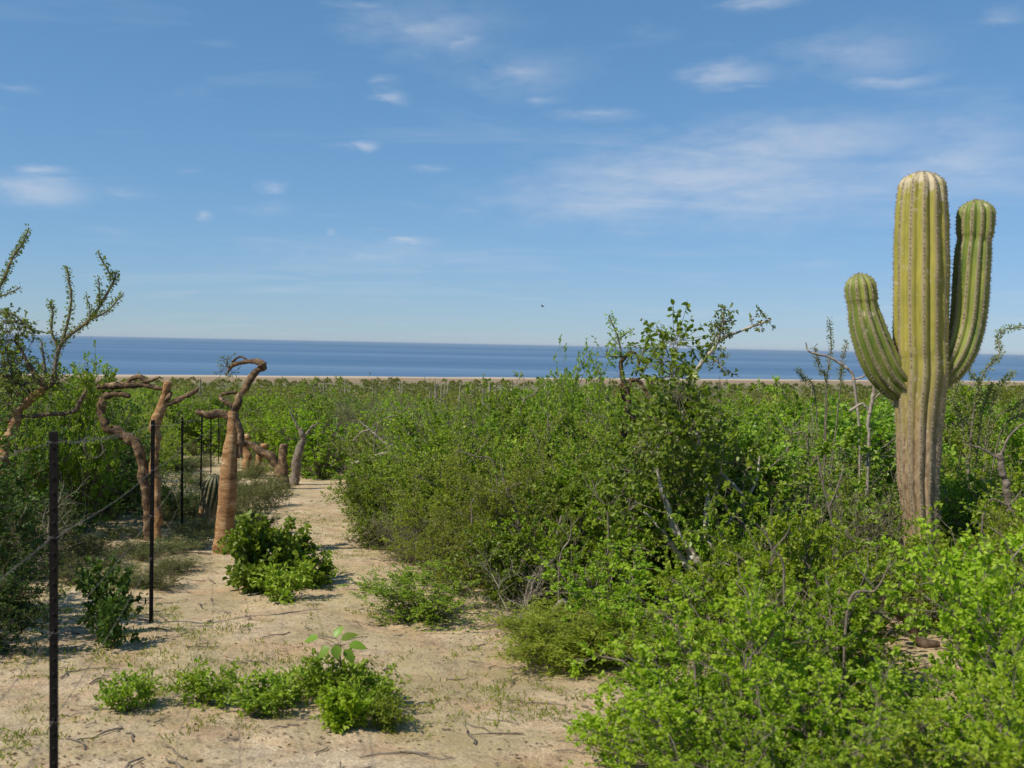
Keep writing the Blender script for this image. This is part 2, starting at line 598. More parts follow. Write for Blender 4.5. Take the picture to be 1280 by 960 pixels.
def ground_mat():
    m, nt, nd, L = newmat('sand_ground')
    geo = nd('ShaderNodeNewGeometry')
    sep = nd('ShaderNodeSeparateXYZ')
    L.new(geo.outputs['Position'], sep.inputs[0])
    mul = nd('ShaderNodeMath', operation='MULTIPLY_ADD')
    mul.inputs[1].default_value = -.383
    L.new(sep.outputs[0], mul.inputs[0])
    L.new(sep.outputs[1], mul.inputs[2])
    nfar = nd('ShaderNodeTexNoise', i_Scale=.03, i_Detail=5.0)
    L.new(geo.outputs['Position'], nfar.inputs['Vector'])
    q = nd('ShaderNodeMath', operation='MULTIPLY_ADD')
    L.new(nfar.outputs[0], q.inputs[0])
    q.inputs[1].default_value = 40.0
    L.new(mul.outputs[0], q.inputs[2])
    q7 = nd('ShaderNodeMath', operation='MULTIPLY')
    L.new(q.outputs[0], q7.inputs[0])
    q7.inputs[1].default_value = 1 / 700.
    far = ramp(nd, [(0, (.27, .20, .12)), (.30, (.17, .155, .07)), (.66, (.15, .15, .075)), (.755, (.235, .175, .11)), (.880, (.27, .20, .13)), (.892, (.42, .34, .25)), (1, (.44, .37, .29))])
    L.new(q7.outputs[0], far.inputs[0])
    # near sand
    n1 = nd('ShaderNodeTexNoise', i_Scale=.9, i_Detail=7.0, i_Roughness=.62)
    n2 = nd('ShaderNodeTexNoise', i_Scale=7.0, i_Detail=8.0, i_Roughness=.7)
    n3 = nd('ShaderNodeTexNoise', i_Scale=60.0, i_Detail=5.0, i_Roughness=.7)
    n4 = nd('ShaderNodeTexNoise', i_Scale=1.6, i_Detail=9.0, i_Roughness=.72, i_Distortion=.6)
    for n in (n1, n2, n3):
        L.new(geo.outputs['Position'], n.inputs['Vector'])
    off = nd('ShaderNodeMapping')
    off.inputs['Location'].default_value = (13, 5, 0)
    L.new(geo.outputs['Position'], off.inputs[0])
    L.new(off.outputs[0], n4.inputs['Vector'])
    s1 = ramp(nd, [(.3, (.37, .285, .185)), (.5, (.51, .395, .262)), (.72, (.58, .47, .34))])
    L.new(n1.outputs[0], s1.inputs[0])
    s2 = ramp(nd, [(.30, (.20, .20, .20)), (.46, (.48, .48, .48)), (.70, (.68, .66, .62))])
    L.new(n2.outputs[0], s2.inputs[0])
    ov = nd('ShaderNodeMix', data_type='RGBA', blend_type='OVERLAY')
    ov.inputs['Factor'].default_value = .8
    L.new(s1.outputs[0], ov.inputs['A'])
    L.new(s2.outputs[0], ov.inputs['B'])
    s3 = ramp(nd, [(.32, (.22, .22, .22)), (.48, (.5, .5, .5)), (.68, (.72, .72, .72))])
    L.new(n3.outputs[0], s3.inputs[0])
    ov2 = nd('ShaderNodeMix', data_type='RGBA', blend_type='OVERLAY')
    ov2.inputs['Factor'].default_value = .8
    L.new(ov.outputs['Result'], ov2.inputs['A'])
    L.new(s3.outputs[0], ov2.inputs['B'])
    # thin film of sprouting green and dark litter
    gr = ramp(nd, [(.43, (0, 0, 0)), (.57, (.7, .7, .7)), (.75, (.9, .9, .9))])
    L.new(n4.outputs[0], gr.inputs[0])
    n6 = nd('ShaderNodeTexNoise', i_Scale=2.6, i_Detail=8.0, i_Roughness=.7)
    n5 = nd('ShaderNodeTexNoise', i_Scale=15.0, i_Detail=6.0, i_Roughness=.75)
    for n in (n5, n6):
        L.new(off.outputs[0], n.inputs['Vector'])
    pk = ramp(nd, [(.46, (0, 0, 0)), (.62, (.8, .8, .8))])
    L.new(n6.outputs[0], pk.inputs[0])
    mpk = nd('ShaderNodeMix', data_type='RGBA', blend_type='MULTIPLY')
    L.new(pk.outputs[0], mpk.inputs['Factor'])
    L.new(ov2.outputs['Result'], mpk.inputs['A'])
    mpk.inputs['B'].default_value = (.86, .74, .66, 1)
    dk = ramp(nd, [(.36, (.75, .75, .75)), (.45, (0, 0, 0))])
    L.new(n5.outputs[0], dk.inputs[0])
    mdk = nd('ShaderNodeMix', data_type='RGBA')
    L.new(dk.outputs[0], mdk.inputs['Factor'])
    L.new(mpk.outputs['Result'], mdk.inputs['A'])
    mdk.inputs['B'].default_value = (.23, .175, .11, 1)
    grm = nd('ShaderNodeMath', operation='MULTIPLY', use_clamp=True)
    gsp = ramp(nd, [(.42, (.25, .25, .25)), (.58, (1, 1, 1))])
    L.new(n5.outputs[0], gsp.inputs[0])
    L.new(gr.outputs[0], grm.inputs[0])
    L.new(gsp.outputs[0], grm.inputs[1])
    mg = nd('ShaderNodeMix', data_type='RGBA')
    L.new(grm.outputs[0], mg.inputs['Factor'])
    L.new(mdk.outputs['Result'], mg.inputs['A'])
    mg.inputs['B'].default_value = (.36, .305, .145, 1)
    # blend near to far
    bl = nd('ShaderNodeMapRange')
    bl.inputs[1].default_value = 30
    bl.inputs[2].default_value = 80
    L.new(mul.outputs[0], bl.inputs[0])
    mf = nd('ShaderNodeMix', data_type='RGBA')
    L.new(bl.outputs[0], mf.inputs['Factor'])
    L.new(mg.outputs['Result'], mf.inputs['A'])
    L.new(far.outputs[0], mf.inputs['B'])
    add = nd('ShaderNodeMath', operation='MULTIPLY_ADD')
    L.new(n3.outputs[0], add.inputs[0])
    add.inputs[1].default_value = .35
    L.new(n2.outputs[0], add.inputs[2])
    b = nd('ShaderNodeBump', i_Strength=.9)
    b.inputs['Distance'].default_value = .035
    L.new(add.outputs[0], b.inputs['Height'])
    p = nd('ShaderNodeBsdfPrincipled', i_Roughness=.95)
    p.inputs['Specular IOR Level'].default_value = .1
    L.new(mf.outputs['Result'], p.inputs['Base Color'])
    L.new(b.outputs[0], p.inputs['Normal'])
    o = nd('ShaderNodeOutputMaterial')
    L.new(p.outputs[0], o.inputs[0])
    return m


def sea_mat():
    m, nt, nd, L = newmat('sea_water')
    geo = nd('ShaderNodeNewGeometry')
    mp = nd('ShaderNodeMapping')
    mp.inputs['Rotation'].default_value = (0, 0, R_(-18))
    mp.inputs['Scale'].default_value = (.35, 1, 1)
    L.new(geo.outputs['Position'], mp.inputs[0])
    mp2 = nd('ShaderNodeMapping')
    mp2.inputs['Rotation'].default_value = (0, 0, R_(-6))
    mp2.inputs['Scale'].default_value = (.06, 1, 1)
    L.new(geo.outputs['Position'], mp2.inputs[0])
    n1 = nd('ShaderNodeTexNoise', i_Scale=.012, i_Detail=9.0, i_Roughness=.6)
    n2 = nd('ShaderNodeTexNoise', i_Scale=.0035, i_Detail=7.0, i_Roughness=.62)
    L.new(mp.outputs[0], n1.inputs['Vector'])
    L.new(mp2.outputs[0], n2.inputs['Vector'])
    r = ramp(nd, [(.36, (.050, .115, .215)), (.5, (.078, .150, .252)), (.64, (.120, .198, .300))])
    L.new(n2.outputs[0], r.inputs[0])
    b = nd('ShaderNodeBump', i_Strength=.6)
    b.inputs['Distance'].default_value = 6.0
    L.new(n1.outputs[0], b.inputs['Height'])
    p = nd('ShaderNodeBsdfPrincipled', i_Roughness=.45, i_IOR=1.33)
    p.inputs['Specular IOR Level'].default_value = .3
    L.new(r.outputs[0], p.inputs['Base Color'])
    L.new(b.outputs[0], p.inputs['Normal'])
    o = nd('ShaderNodeOutputMaterial')
    L.new(p.outputs[0], o.inputs[0])
    return m


def cactus_mat(name, green, yellow, corkz=(0, 0), topz=None):
    m, nt, nd, L = newmat(name)
    tc = nd('ShaderNodeTexCoord')
    at_ = nd('ShaderNodeAttribute', attribute_name='rib')
    n1 = nd('ShaderNodeTexNoise', i_Scale=3.0, i_Detail=6.0, i_Roughness=.65)
    mp = nd('ShaderNodeMapping')
    mp.inputs['Scale'].default_value = (2.2, 2.2, .8)
    L.new(tc.outputs['Object'], mp.inputs[0])
    L.new(mp.outputs[0], n1.inputs['Vector'])
    n2 = nd('ShaderNodeTexNoise', i_Scale=9.0, i_Detail=7.0, i_Roughness=.72)
    L.new(mp.outputs[0], n2.inputs['Vector'])
    base = ramp(nd, [(.3, green), (.62, yellow)])
    L.new(n1.outputs[0], base.inputs[0])
    # corky brown bark creeping up from the base
    sep = nd('ShaderNodeSeparateXYZ')
    L.new(tc.outputs['Object'], sep.inputs[0])
    mr = nd('ShaderNodeMapRange')
    mr.inputs[1].default_value = corkz[0]
    mr.inputs[2].default_value = corkz[1]
    mr.inputs[3].default_value = .95
    mr.inputs[4].default_value = 0
    L.new(sep.outputs[2], mr.inputs[0])
    ad = nd('ShaderNodeMath', operation='MULTIPLY_ADD')
    L.new(n2.outputs[0], ad.inputs[0])
    ad.inputs[1].default_value = 1.1
    L.new(mr.outputs[0], ad.inputs[2])
    cm = nd('ShaderNodeMapRange')
    cm.inputs[1].default_value = .70
    cm.inputs[2].default_value = 1.25
    L.new(ad.outputs[0], cm.inputs[0])
    m1 = nd('ShaderNodeMix', data_type='RGBA')
    L.new(cm.outputs[0], m1.inputs['Factor'])
    L.new(base.outputs[0], m1.inputs['A'])
    ck = ramp(nd, [(.36, (.150, .100, .065)), (.5, (.29, .200, .115)), (.64, (.43, .32, .20))])
    n7 = nd('ShaderNodeTexNoise', i_Scale=17.0, i_Detail=7.0, i_Roughness=.7)
    L.new(mp.outputs[0], n7.inputs['Vector'])
    L.new(n7.outputs[0], ck.inputs[0])
    L.new(ck.outputs[0], m1.inputs['B'])
    # pale scars
    sc = ramp(nd, [(.60, (0, 0, 0)), (.66, (.8, .8, .8))])
    n3 = nd('ShaderNodeTexNoise', i_Scale=6.5, i_Detail=5.0, i_Roughness=.7)
    mp3 = nd('ShaderNodeMapping')
    mp3.inputs['Location'].default_value = (4, 2, 9)
    mp3.inputs['Scale'].default_value = (1.6, 1.6, 1.1)
    L.new(tc.outputs['Object'], mp3.inputs[0])
    L.new(mp3.outputs[0], n3.inputs['Vector'])
    if topz:
        mt = nd('ShaderNodeMapRange')
        mt.inputs[1].default_value = topz
        mt.inputs[2].default_value = topz + .38
        mt.inputs[4].default_value = .24
        L.new(sep.outputs[2], mt.inputs[0])
        at2 = nd('ShaderNodeMath', operation='ADD')
        L.new(n3.outputs[0], at2.inputs[0])
        L.new(mt.outputs[0], at2.inputs[1])
        L.new(at2.outputs[0], sc.inputs[0])
    else:
        L.new(n3.outputs[0], sc.inputs[0])
    m2 = nd('ShaderNodeMix', data_type='RGBA')
    L.new(sc.outputs[0], m2.inputs['Factor'])
    L.new(m1.outputs['Result'], m2.inputs['A'])
    m2.inputs['B'].default_value = (.50, .42, .30, 1)
    # grey-brown felted crest of each rib
    cr = ramp(nd, [(.80, (0, 0, 0)), (.97, (.8, .8, .8))])
    L.new(at_.outputs['Fac'], cr.inputs[0])
    m3 = nd('ShaderNodeMix', data_type='RGBA')
    L.new(cr.outputs[0], m3.inputs['Factor'])
    L.new(m2.outputs['Result'], m3.inputs['A'])
    m3.inputs['B'].default_value = (.30, .24, .15, 1)
    b = nd('ShaderNodeBump', i_Strength=.35)
    b.inputs['Distance'].default_value = .01
    L.new(n2.outputs[0], b.inputs['Height'])
    p = nd('ShaderNodeBsdfPrincipled', i_Roughness=.55)
    p.inputs['Specular IOR Level'].default_value = .35
    L.new(m3.outputs['Result'], p.inputs['Base Color'])
    L.new(b.outputs[0], p.inputs['Normal'])
    o = nd('ShaderNodeOutputMaterial')
    L.new(p.outputs[0], o.inputs[0])
    return m


# ------------------------------------------------------------------ ground and sea
def grade(lo, hi, a, b, step, grow):
    mid = list(np.arange(a, b, step))
    up, s, x = [], step, mid[-1]
    while x < hi:
        s *= grow
        x += s
        up.append(min(x, hi))
    dn, s, x = [], step, mid[0]
    while x > lo:
        s *= grow
        x -= s
        dn.append(max(x, lo))
    return np.array(dn[::-1] + mid + up)


gx = grade(-2600, 2600, -6.5, 4.5, .06, 1.12)
gy = grade(-60, 2400, 2.6, 14, .06, 1.055)
GX, GY = np.meshgrid(gx, gy)
GZ = ground_z(GX.ravel(), GY.ravel())
mb = MB()
nx, ny = len(gx), len(gy)
ii = np.arange(nx * ny).reshape(ny, nx)
mb.add(np.stack([GX.ravel(), GY.ravel(), GZ], 1), q=np.stack([ii[:-1, :-1], ii[:-1, 1:], ii[1:, 1:], ii[1:, :-1]], -1).reshape(-1, 4))
g = link('ground', mb.mesh('ground', ground_mat(), True))
g['kind'] = 'structure'

mb = MB()
sx = grade(-60000, 60000, -300, 300, 100, 1.6)
sy = grade(-800, 60000, 500, 900, 100, 1.5)
SX, SY = np.meshgrid(sx, sy)
ii = np.arange(SX.size).reshape(SX.shape)
mb.add(np.stack([SX.ravel(), SY.ravel(), np.full(SX.size, SEA_Z)], 1), q=np.stack([ii[:-1, :-1], ii[:-1, 1:], ii[1:, 1:], ii[1:, :-1]], -1).reshape(-1, 4))
s_ = link('sea', mb.mesh('sea', sea_mat(), True))
s_['kind'] = 'structure'


# ------------------------------------------------------------------ shrub generator
def shrub_geo(seed, H, R, nm=7, ns=8, nt=7, twl=.26, L=.028, W=.017, lpt=14, tmin=.25, hi=False, upb=.8, droop=0., wig=.06,
              mat=M_MID, bark=M_TWIG, flat=1.0, stem_r=.018, bare=0.0, tilt=.7, name='shrub', tip=.12, lobe=.14):
    r = np.random.default_rng(seed)
    br, lf = MB(), MB()
    k = 9
    az = np.linspace(0, 2 * np.pi, nm, endpoint=False) + r.uniform(-.45, .45, nm) + r.uniform(0, 6)
    u = np.sqrt(r.uniform(.03, 1, nm))
    er = R * .78 * u
    ez = H * (.92 - .42 * u ** 2 * flat) * r.uniform(.62, 1.06, nm)
    E = np.stack([er * np.cos(az), er * np.sin(az), ez], 1)
    B0 = np.stack([.10 * R * np.cos(az), .10 * R * np.sin(az), np.full(nm, -.04)], 1) * r.uniform(.3, 1.2, (nm, 1))
    C = B0 * .5 + E * np.array([.38, .38, .62]) + r.normal(size=(nm, 3)) * wig * R
    t = np.linspace(0, 1, k)[None, :, None]
    M = (1 - t) ** 2 * B0[:, None] + 2 * t * (1 - t) * C[:, None] + t * t * E[:, None]
    M[:, 1:] += np.cumsum(r.normal(size=(nm, k - 1, 3)) * wig * R * .22, axis=1)
    rad = stem_r * r.uniform(.6, 1.25, (nm, 1)) * np.linspace(1, .3, k)[None]
    tubes(br, M, rad, 6)
    cen = np.array([0, 0, H * .35])

    def children(P0, D0, n, ln, spread, upw, outw):
        """n children from each sampled parent point"""
        pos, dirs, lens = [], [], []
        N = len(P0)
        for _ in range(n):
            j = r.integers(0, P0.shape[1], N)
            kmin = max(1, int(tmin * P0.shape[1]))
            j = np.clip(j, kmin, P0.shape[1] - 1)
            p = P0[np.arange(N), j]
            d = D0[np.arange(N), j]
            o = unit(p - cen)
            dd = unit(d * .55 + o * outw + np.array([0, 0, upw]) + r.normal(size=(N, 3)) * spread)
            pos.append(p)
            dirs.append(dd)
            lens.append(ln * r.uniform(.55, 1.25, N))
        return np.concatenate(pos), np.concatenate(dirs), np.concatenate(lens)

    def grow(p, d, ln, kk, bend):
        N = len(p)
        out = [p]
        dd = d.copy()
        for _ in range(kk - 1):
            dd = unit(dd + r.normal(size=(N, 3)) * bend + np.array([0, 0, .06]))
            out.append(out[-1] + dd * (ln / (kk - 1))[:, None])
        return np.stack(out, 1)

    MD = unit(np.gradient(M, axis=1))
    p, d, ln = children(M, MD, ns, .46 * (R + H) * .5, .55, .22, .55)
    S = grow(p, d, ln, 6, .28)
    tubes(br, S, (stem_r * .36 * r.uniform(.6, 1.2, (len(S), 1))) * np.linspace(1, .4, 6)[None], 4)
    SD = unit(np.gradient(S, axis=1))
    S2 = np.concatenate([S, M[:, -6:]])
    SD2 = np.concatenate([SD, MD[:, -6:]])
    tm = tmin
    tmin = .1
    lob = r.uniform(size=len(S2)) > lobe
    S2, SD2 = S2[lob], SD2[lob]
    p, d, ln = children(S2, SD2, nt, twl, .75, .28, .35)
    tmin = tm
    keep = p[:, 2] > .04
    p, d, ln = p[keep], d[keep], ln[keep]
    T = grow(p, d, ln, 4, .3)
    T[..., 2] = np.maximum(T[..., 2], .03)
    tubes(br, T, np.full((len(T), 4), stem_r * .13) * np.linspace(1, .55, 4)[None], 3)
    # leaves along the twigs, some twigs bare
    ok = r.uniform(size=len(T)) > bare
    T = T[ok]
    TD = unit(np.gradient(T, axis=1))
    nl = lpt
    tt = np.minimum(r.uniform(tip, 1.0, (len(T), nl)), .999) * 3
    i = np.minimum(tt.astype(int), 2)
    f = (tt - i)[..., None]
    rows = np.arange(len(T))[:, None]
    P = T[rows, i] * (1 - f) + T[rows, i + 1] * f
    D = TD[rows, i] * .55 + r.normal(size=P.shape) * .75
    P, D = P.reshape(-1, 3), D.reshape(-1, 3)
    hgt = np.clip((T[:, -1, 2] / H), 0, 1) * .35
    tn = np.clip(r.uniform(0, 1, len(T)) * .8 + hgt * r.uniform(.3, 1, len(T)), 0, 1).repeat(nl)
    dens = r.uniform(.45, 1.0, len(T)).repeat(nl) > r.uniform(size=len(P))
    P, D, tn = P[dens], D[dens], tn[dens]
    sz = r.uniform(.6, 1.25, len(P))
    leaves(lf, P, D, L * sz, W * sz, tilt, hi, upb, droop, tn)
    return (br.mesh(name + '_branches', bark, True), lf.mesh(name + '_foliage', mat, False, 'tone'), float(np.percentile(P[:, 2], 98.5)), float(np.percentile(np.hypot(P[:, 0], P[:, 1]), 92)))


K = {}
K['bright'] = [shrub_geo(11 + i, 1.15, .85, 10, 10, 9, .17, .032, .022, 20, .22, True, mat=M_BRIGHT, bark=M_TWIG, stem_r=.015, tip=.5, lobe=.26, name='bright') for i in range(2)]
K['bright'] += [shrub_geo(17, 1.0, .95, 10, 10, 9, .18, .033, .022, 20, .2, True, mat=M_LIME, bark=M_TWIG, stem_r=.015, tip=.5, lobe=.26, name='lime')]
K['mid'] = [shrub_geo(21 + i, 1.7, 1.1, 12, 12, 11, .22, .040, .027, 20, .2, mat=M_MID, bark=M_TWIG, tip=.35, lobe=.2, name='mid') for i in range(3)]
K['broad'] = [shrub_geo(31 + i, 1.7, 1.0, 10, 10, 9, .24, .064, .044, 14, .2, True, droop=.35, mat=M_BROAD, bark=M_TWIGB, name='broad') for i in range(2)]
K['fine'] = [shrub_geo(41 + i, 1.5, 1.1, 13, 12, 13, .20, .030, .017, 24, .15, mat=M_FINE, bark=M_TWIG, stem_r=.014, tip=.3, name='fine') for i in range(2)]
K['grey'] = [shrub_geo(51 + i, 1.2, .9, 11, 11, 11, .22, .024, .013, 13, .2, mat=M_GREY, bark=M_TWIG, bare=.2, wig=.10, name='grey') for i in range(2)]
K['bare'] = [shrub_geo(61, 1.2, .8, 7, 8, 9, .3, .022, .013, 7, .2, mat=M_GREY, bark=M_DEAD, bare=.55, wig=.14, stem_r=.012, name='bare')]
K['dark'] = [shrub_geo(71 + i, 1.9, 1.2, 12, 12, 11, .22, .046, .030, 17, .15, mat=M_DARK, bark=M_TWIGB, name='dark') for i in range(2)]
K['round'] = [shrub_geo(81, .62, .62, 14, 9, 6, .13, .066, .052, 10, .25, True, upb=1.0, mat=M_BROAD, bark=M_TWIGB, stem_r=.008, name='round')]
K['herb'] = [shrub_geo(91 + i, .36, .34, 14, 7, 6, .12, .034, .009, 9, .15, mat=M_HERB, bark=M_TWIG, stem_r=.004, name='herb') for i in range(2)]
K['sprig_shaded'] = [shrub_geo(105, .5, .26, 8, 6, 5, .12, .055, .032, 7, .2, True, droop=.3, mat=M_DARK, bark=M_TWIGB, stem_r=.005, name='sprig_shaded')]  # sprig leaves darkened to stand for the half shade along the fence
K['sprig'] = [shrub_geo(95 + i, .32, .26, 9, 6, 5, .12, .046, .022, 7, .2, True, mat=M_MID, bark=M_TWIGB, stem_r=.005, name='sprig') for i in range(2)]
K['lime_sprig'] = [shrub_geo(98, .34, .22, 9, 7, 6, .09, .044, .028, 11, .2, True, mat=M_LIME, bark=M_TWIGB, stem_r=.005, name='lime_sprig')]
K['rush'] = [shrub_geo(99, .62, .42, 24, 9, 8, .18, .046, .008, 18, .1, upb=.2, mat=M_FINE, bark=M_TWIGB, stem_r=.005, flat=.6, name='rush')]


def shrub(kind, x, y, h, w=None, name='shrub', label='', cat='shrub', group=None, rz=None, var=None, z=None):
    opts = K[kind]
    me_b, me_f, H, R = opts[rng.integers(len(opts)) if var is None else var]
    s = h / H
    sw = s if w is None else w / (2 * R)
    t = thing(name, label, cat, (x, y, gz(x, y) if z is None else z), rng.uniform(0, 6.28) if rz is None else rz, (sw, sw, s), group)
    link('branches', me_b, t)
    link('foliage', me_f, t, True)
    return t


def wand(br, lf, pts, rad, L=.024, W=.014, per_m=260, spread=.02, nbr=8):
    """long stem set with small leaves along its whole length"""
    S = spline(np.hstack([np.asarray(pts, float), np.asarray(rad, float)[:, None]]), 24)
    P, R = S[:, :3], S[:, 3]
    P = P + np.cumsum(rng.normal(size=P.shape) * .004, axis=0) * np.linspace(0, 1, 24)[:, None]
    tubes(br, P, R, nbr)
    ln = np.linalg.norm(np.diff(P, axis=0), axis=1).sum()
    n = max(4, int(per_m * ln))
    u = rng.uniform(.02, 1, n) * 22.99
    i = u.astype(int)
    f = (u - i)[:, None]
    p = P[i] * (1 - f) + P[i + 1] * f
    d = unit(rng.normal(size=(n, 3)))
    p = p + d * (R[i][:, None] * .8 + rng.uniform(0, spread, (n, 1)))
    sz = rng.uniform(.6, 1.2, n)
    leaves(lf, p, d + np.array([0, 0, .3]), L * sz, W * sz, .8)


#@@PART2
# ------------------------------------------------------------------ tall cactus
def ribbed_stem(pts, rad, nr, depth, dome, step=.03, seed=0, spine_len=.026, are=.034, base_closed=False, wob=.02):
    r = np.random.default_rng(seed)
    pts, rad = np.asarray(pts, float), np.asarray(rad, float)
    ln = np.linalg.norm(np.diff(pts, axis=0), axis=1).sum()
    k = int(ln / step)
    S = spline(np.hstack([pts, rad[:, None]]), k)
    P, R = S[:, :3], S[:, 3].copy()
    d = np.concatenate([[0], np.cumsum(np.linalg.norm(np.diff(P, axis=0), axis=1))])
    # extra rings for a round tip
    tail = d[-1] - dome
    s = np.concatenate([d[d < tail], tail + dome * np.sin(np.linspace(0, np.pi / 2, 14))])
    P = np.stack([np.interp(s, d, P[:, i]) for i in range(3)], 1)
    R = np.interp(s, d, R)
    e = np.clip((s - tail) / dome, 0, 1)
    R = R * np.sqrt(np.maximum(1 - e ** 2, 0.0004))
    k = len(s)
    T = unit(np.gradient(P, axis=0))
    a = unit(np.cross(T[0], np.array([0.2, 1.0, 0.1])))
    A = np.zeros_like(P)
    for i in range(k):
        a = unit(a - (a @ T[i]) * T[i])
        A[i] = a
    B = np.cross(T, A)
    n = nr * 8
    th = np.linspace(0, 2 * np.pi, n, endpoint=False)
    ph = .10 * (vnoise(s * 1.3, np.zeros(k) + seed, seed) - .5)
    c = np.abs(np.cos(nr * th[None] / 2 + 0 * s[:, None])) ** .8
    dp = depth * (1 - .6 * e[:, None] ** 4)
    rr = R[:, None] * (1 - dp * (1 - c)) * (1 + wob * 2 * (vnoise(s[:, None] * 5 + 0 * th, np.cos(th)[None] * 2 + 7 + 0 * s[:, None], seed + 1) - .5))
    tt = th[None] + ph[:, None]
    V = P[:, None] + rr[..., None] * (A[:, None] * np.cos(tt)[..., None] + B[:, None] * np.sin(tt)[..., None])
    body, sp = MB(), MB()
    idx = np.arange(k * n).reshape(k, n)
    q = np.stack([idx[:-1], np.roll(idx[:-1], -1, 1), np.roll(idx[1:], -1, 1), idx[1:]], -1).reshape(-1, 4)
    body.add(V.reshape(-1, 3), q=q, attr=c.ravel())
    for j in range(nr):
        col = j * 8
        line = V[:, col]
        dd = np.concatenate([[0], np.cumsum(np.linalg.norm(np.diff(line, axis=0), axis=1))])
        pos = np.arange(.03, dd[-1], are) + r.uniform(-.25, .25, len(np.arange(.03, dd[-1], are))) * are
        pp = np.stack([np.interp(pos, dd, line[:, i]) for i in range(3)], 1)
        cc = np.stack([np.interp(pos, dd, P[:, i]) for i in range(3)], 1)
        ax = np.stack([np.interp(pos, dd, T[:, i]) for i in range(3)], 1)
        nn = unit(pp - cc)
        sd = np.cross(nn, ax)
        m = len(pp)
        kq = r.uniform(size=m) > .16
        pp, nn, sd, ax = pp[kq], nn[kq], sd[kq], ax[kq]
        m = len(pp)
        w, h_ = .0058, .0095
        vv = np.stack([pp + sd * w, pp + ax * h_, pp - sd * w, pp - ax * h_, pp + nn * .006], 1)
        b = np.arange(m)[:, None] * 5
        sp.add(vv.reshape(-1, 3), t=np.concatenate([b + np.array(x) for x in ((0, 1, 4), (1, 2, 4), (2, 3, 4), (3, 0, 4))]))
        for _ in range(7):
            dr = unit(nn * r.uniform(.5, 1.1, (m, 1)) + sd * r.normal(size=(m, 1)) * .7 + ax * r.normal(size=(m, 1)) * .7)
            side = unit(np.cross(dr, r.normal(size=(m, 3)))) * .0013
            L = spine_len * r.uniform(.5, 1.2, (m, 1))
            vv = np.stack([pp - side, pp + side, pp + dr * L], 1)
            sp.add(vv.reshape(-1, 3), t=np.arange(m * 3).reshape(-1, 3))
    return body, sp


CY = 8.6
cbase = at(1155, 700, CY)
cg = np.array([cbase[0], cbase[1], gz(cbase[0], cbase[1])])
M_CARDON = cactus_mat('cactus_old', (.190, .195, .028), (.360, .315, .060), (1.0, 2.45), 3.4)
M_ARM = cactus_mat('cactus_young', (.095, .150, .022), (.240, .260, .050), (-.6, 2.6))
car = thing('tall_cactus', 'tall ribbed columnar cactus with two upturned arms rising from the green shrubs', 'cactus', cg)
p, r = pxlimb([(1158, 800, 43), (1156, 740, 43), (1153, 690, 44), (1150, 640, 46), (1148, 600, 50), (1148, 560, 54), (1149, 510, 59), (1152, 470, 65), (1152, 448, 64),
               (1151, 430, 66), (1151, 380, 67), (1152, 320, 66), (1152, 270, 63), (1153, 235, 57), (1154, 215, 48)], CY)
p[0] = cg + np.array([0, 0, -.08])
b, s = ribbed_stem(p, r, 13, .15, .11, seed=3, wob=.035)
o = link('column', b.mesh('column', M_CARDON, True, 'rib', cg), car)
link('spines', s.mesh('column_spines', M_SPINE, False, origin=cg), o, True)
p, r = pxlimb([(1168, 478, 26, .02), (1186, 462, 36, .0), (1200, 438, 41, -.02), (1209, 405, 43), (1213, 365, 44), (1216, 318, 43), (1218, 301, 40), (1219, 290, 44), (1220, 265, 45), (1220, 250, 42)], CY)
b, s = ribbed_stem(p, r, 12, .17, .13, seed=5, step=.02)
o = link('arm', b.mesh('arm', M_ARM, True, 'rib', cg), car)
link('spines', s.mesh('arm_spines', M_SPINE, False, origin=cg), o, True)
p, r = pxlimb([(1152, 496, 30, .06), (1132, 487, 40, .05), (1109, 466, 47, .02), (1094, 437, 47), (1083, 405, 43), (1078, 381, 37), (1077, 373, 39), (1075, 355, 38), (1073, 342, 34)], CY)
b, s = ribbed_stem(p, r, 12, .17, .12, seed=6, step=.02)
o = link('arm', b.mesh('arm_short', M_ARM, True, 'rib', cg), car)
link('spines', s.mesh('arm_short_spines', M_SPINE, False, origin=cg), o, True)

# barrel-like stubby cactus half behind the orange trunk
bg_ = on_ground(263, 658)
M_BARREL = cactus_mat('cactus_barrel', (.035, .055, .018), (.070, .085, .030), (.10, .42))
bc = thing('stubby_cactus', 'short fat dark green ribbed cactus with tan dried base behind the orange trunk', 'cactus', bg_)
p, r = pxlimb([(257, 660, 15), (259, 643, 19), (263, 622, 26), (267, 604, 26), (269, 593, 22)], bg_[1])
p[0] = bg_ + np.array([0, 0, -.05])
b, s = ribbed_stem(p, r, 14, .16, .16, step=.02, seed=8)
o = link('column', b.mesh('barrel', M_BARREL, True, 'rib', bg_), bc)
link('spines', s.mesh('barrel_spines', M_TWIGB, False, origin=bg_), o, True)
mb = MB()
limb(mb, *pxlimb([(250, 660, 6), (252, 640, 6), (254, 622, 4)], bg_[1] - .05), n=8)
link('dried_stub', mb.mesh('dried_stub', M_ORANGE, True, origin=bg_), bc)


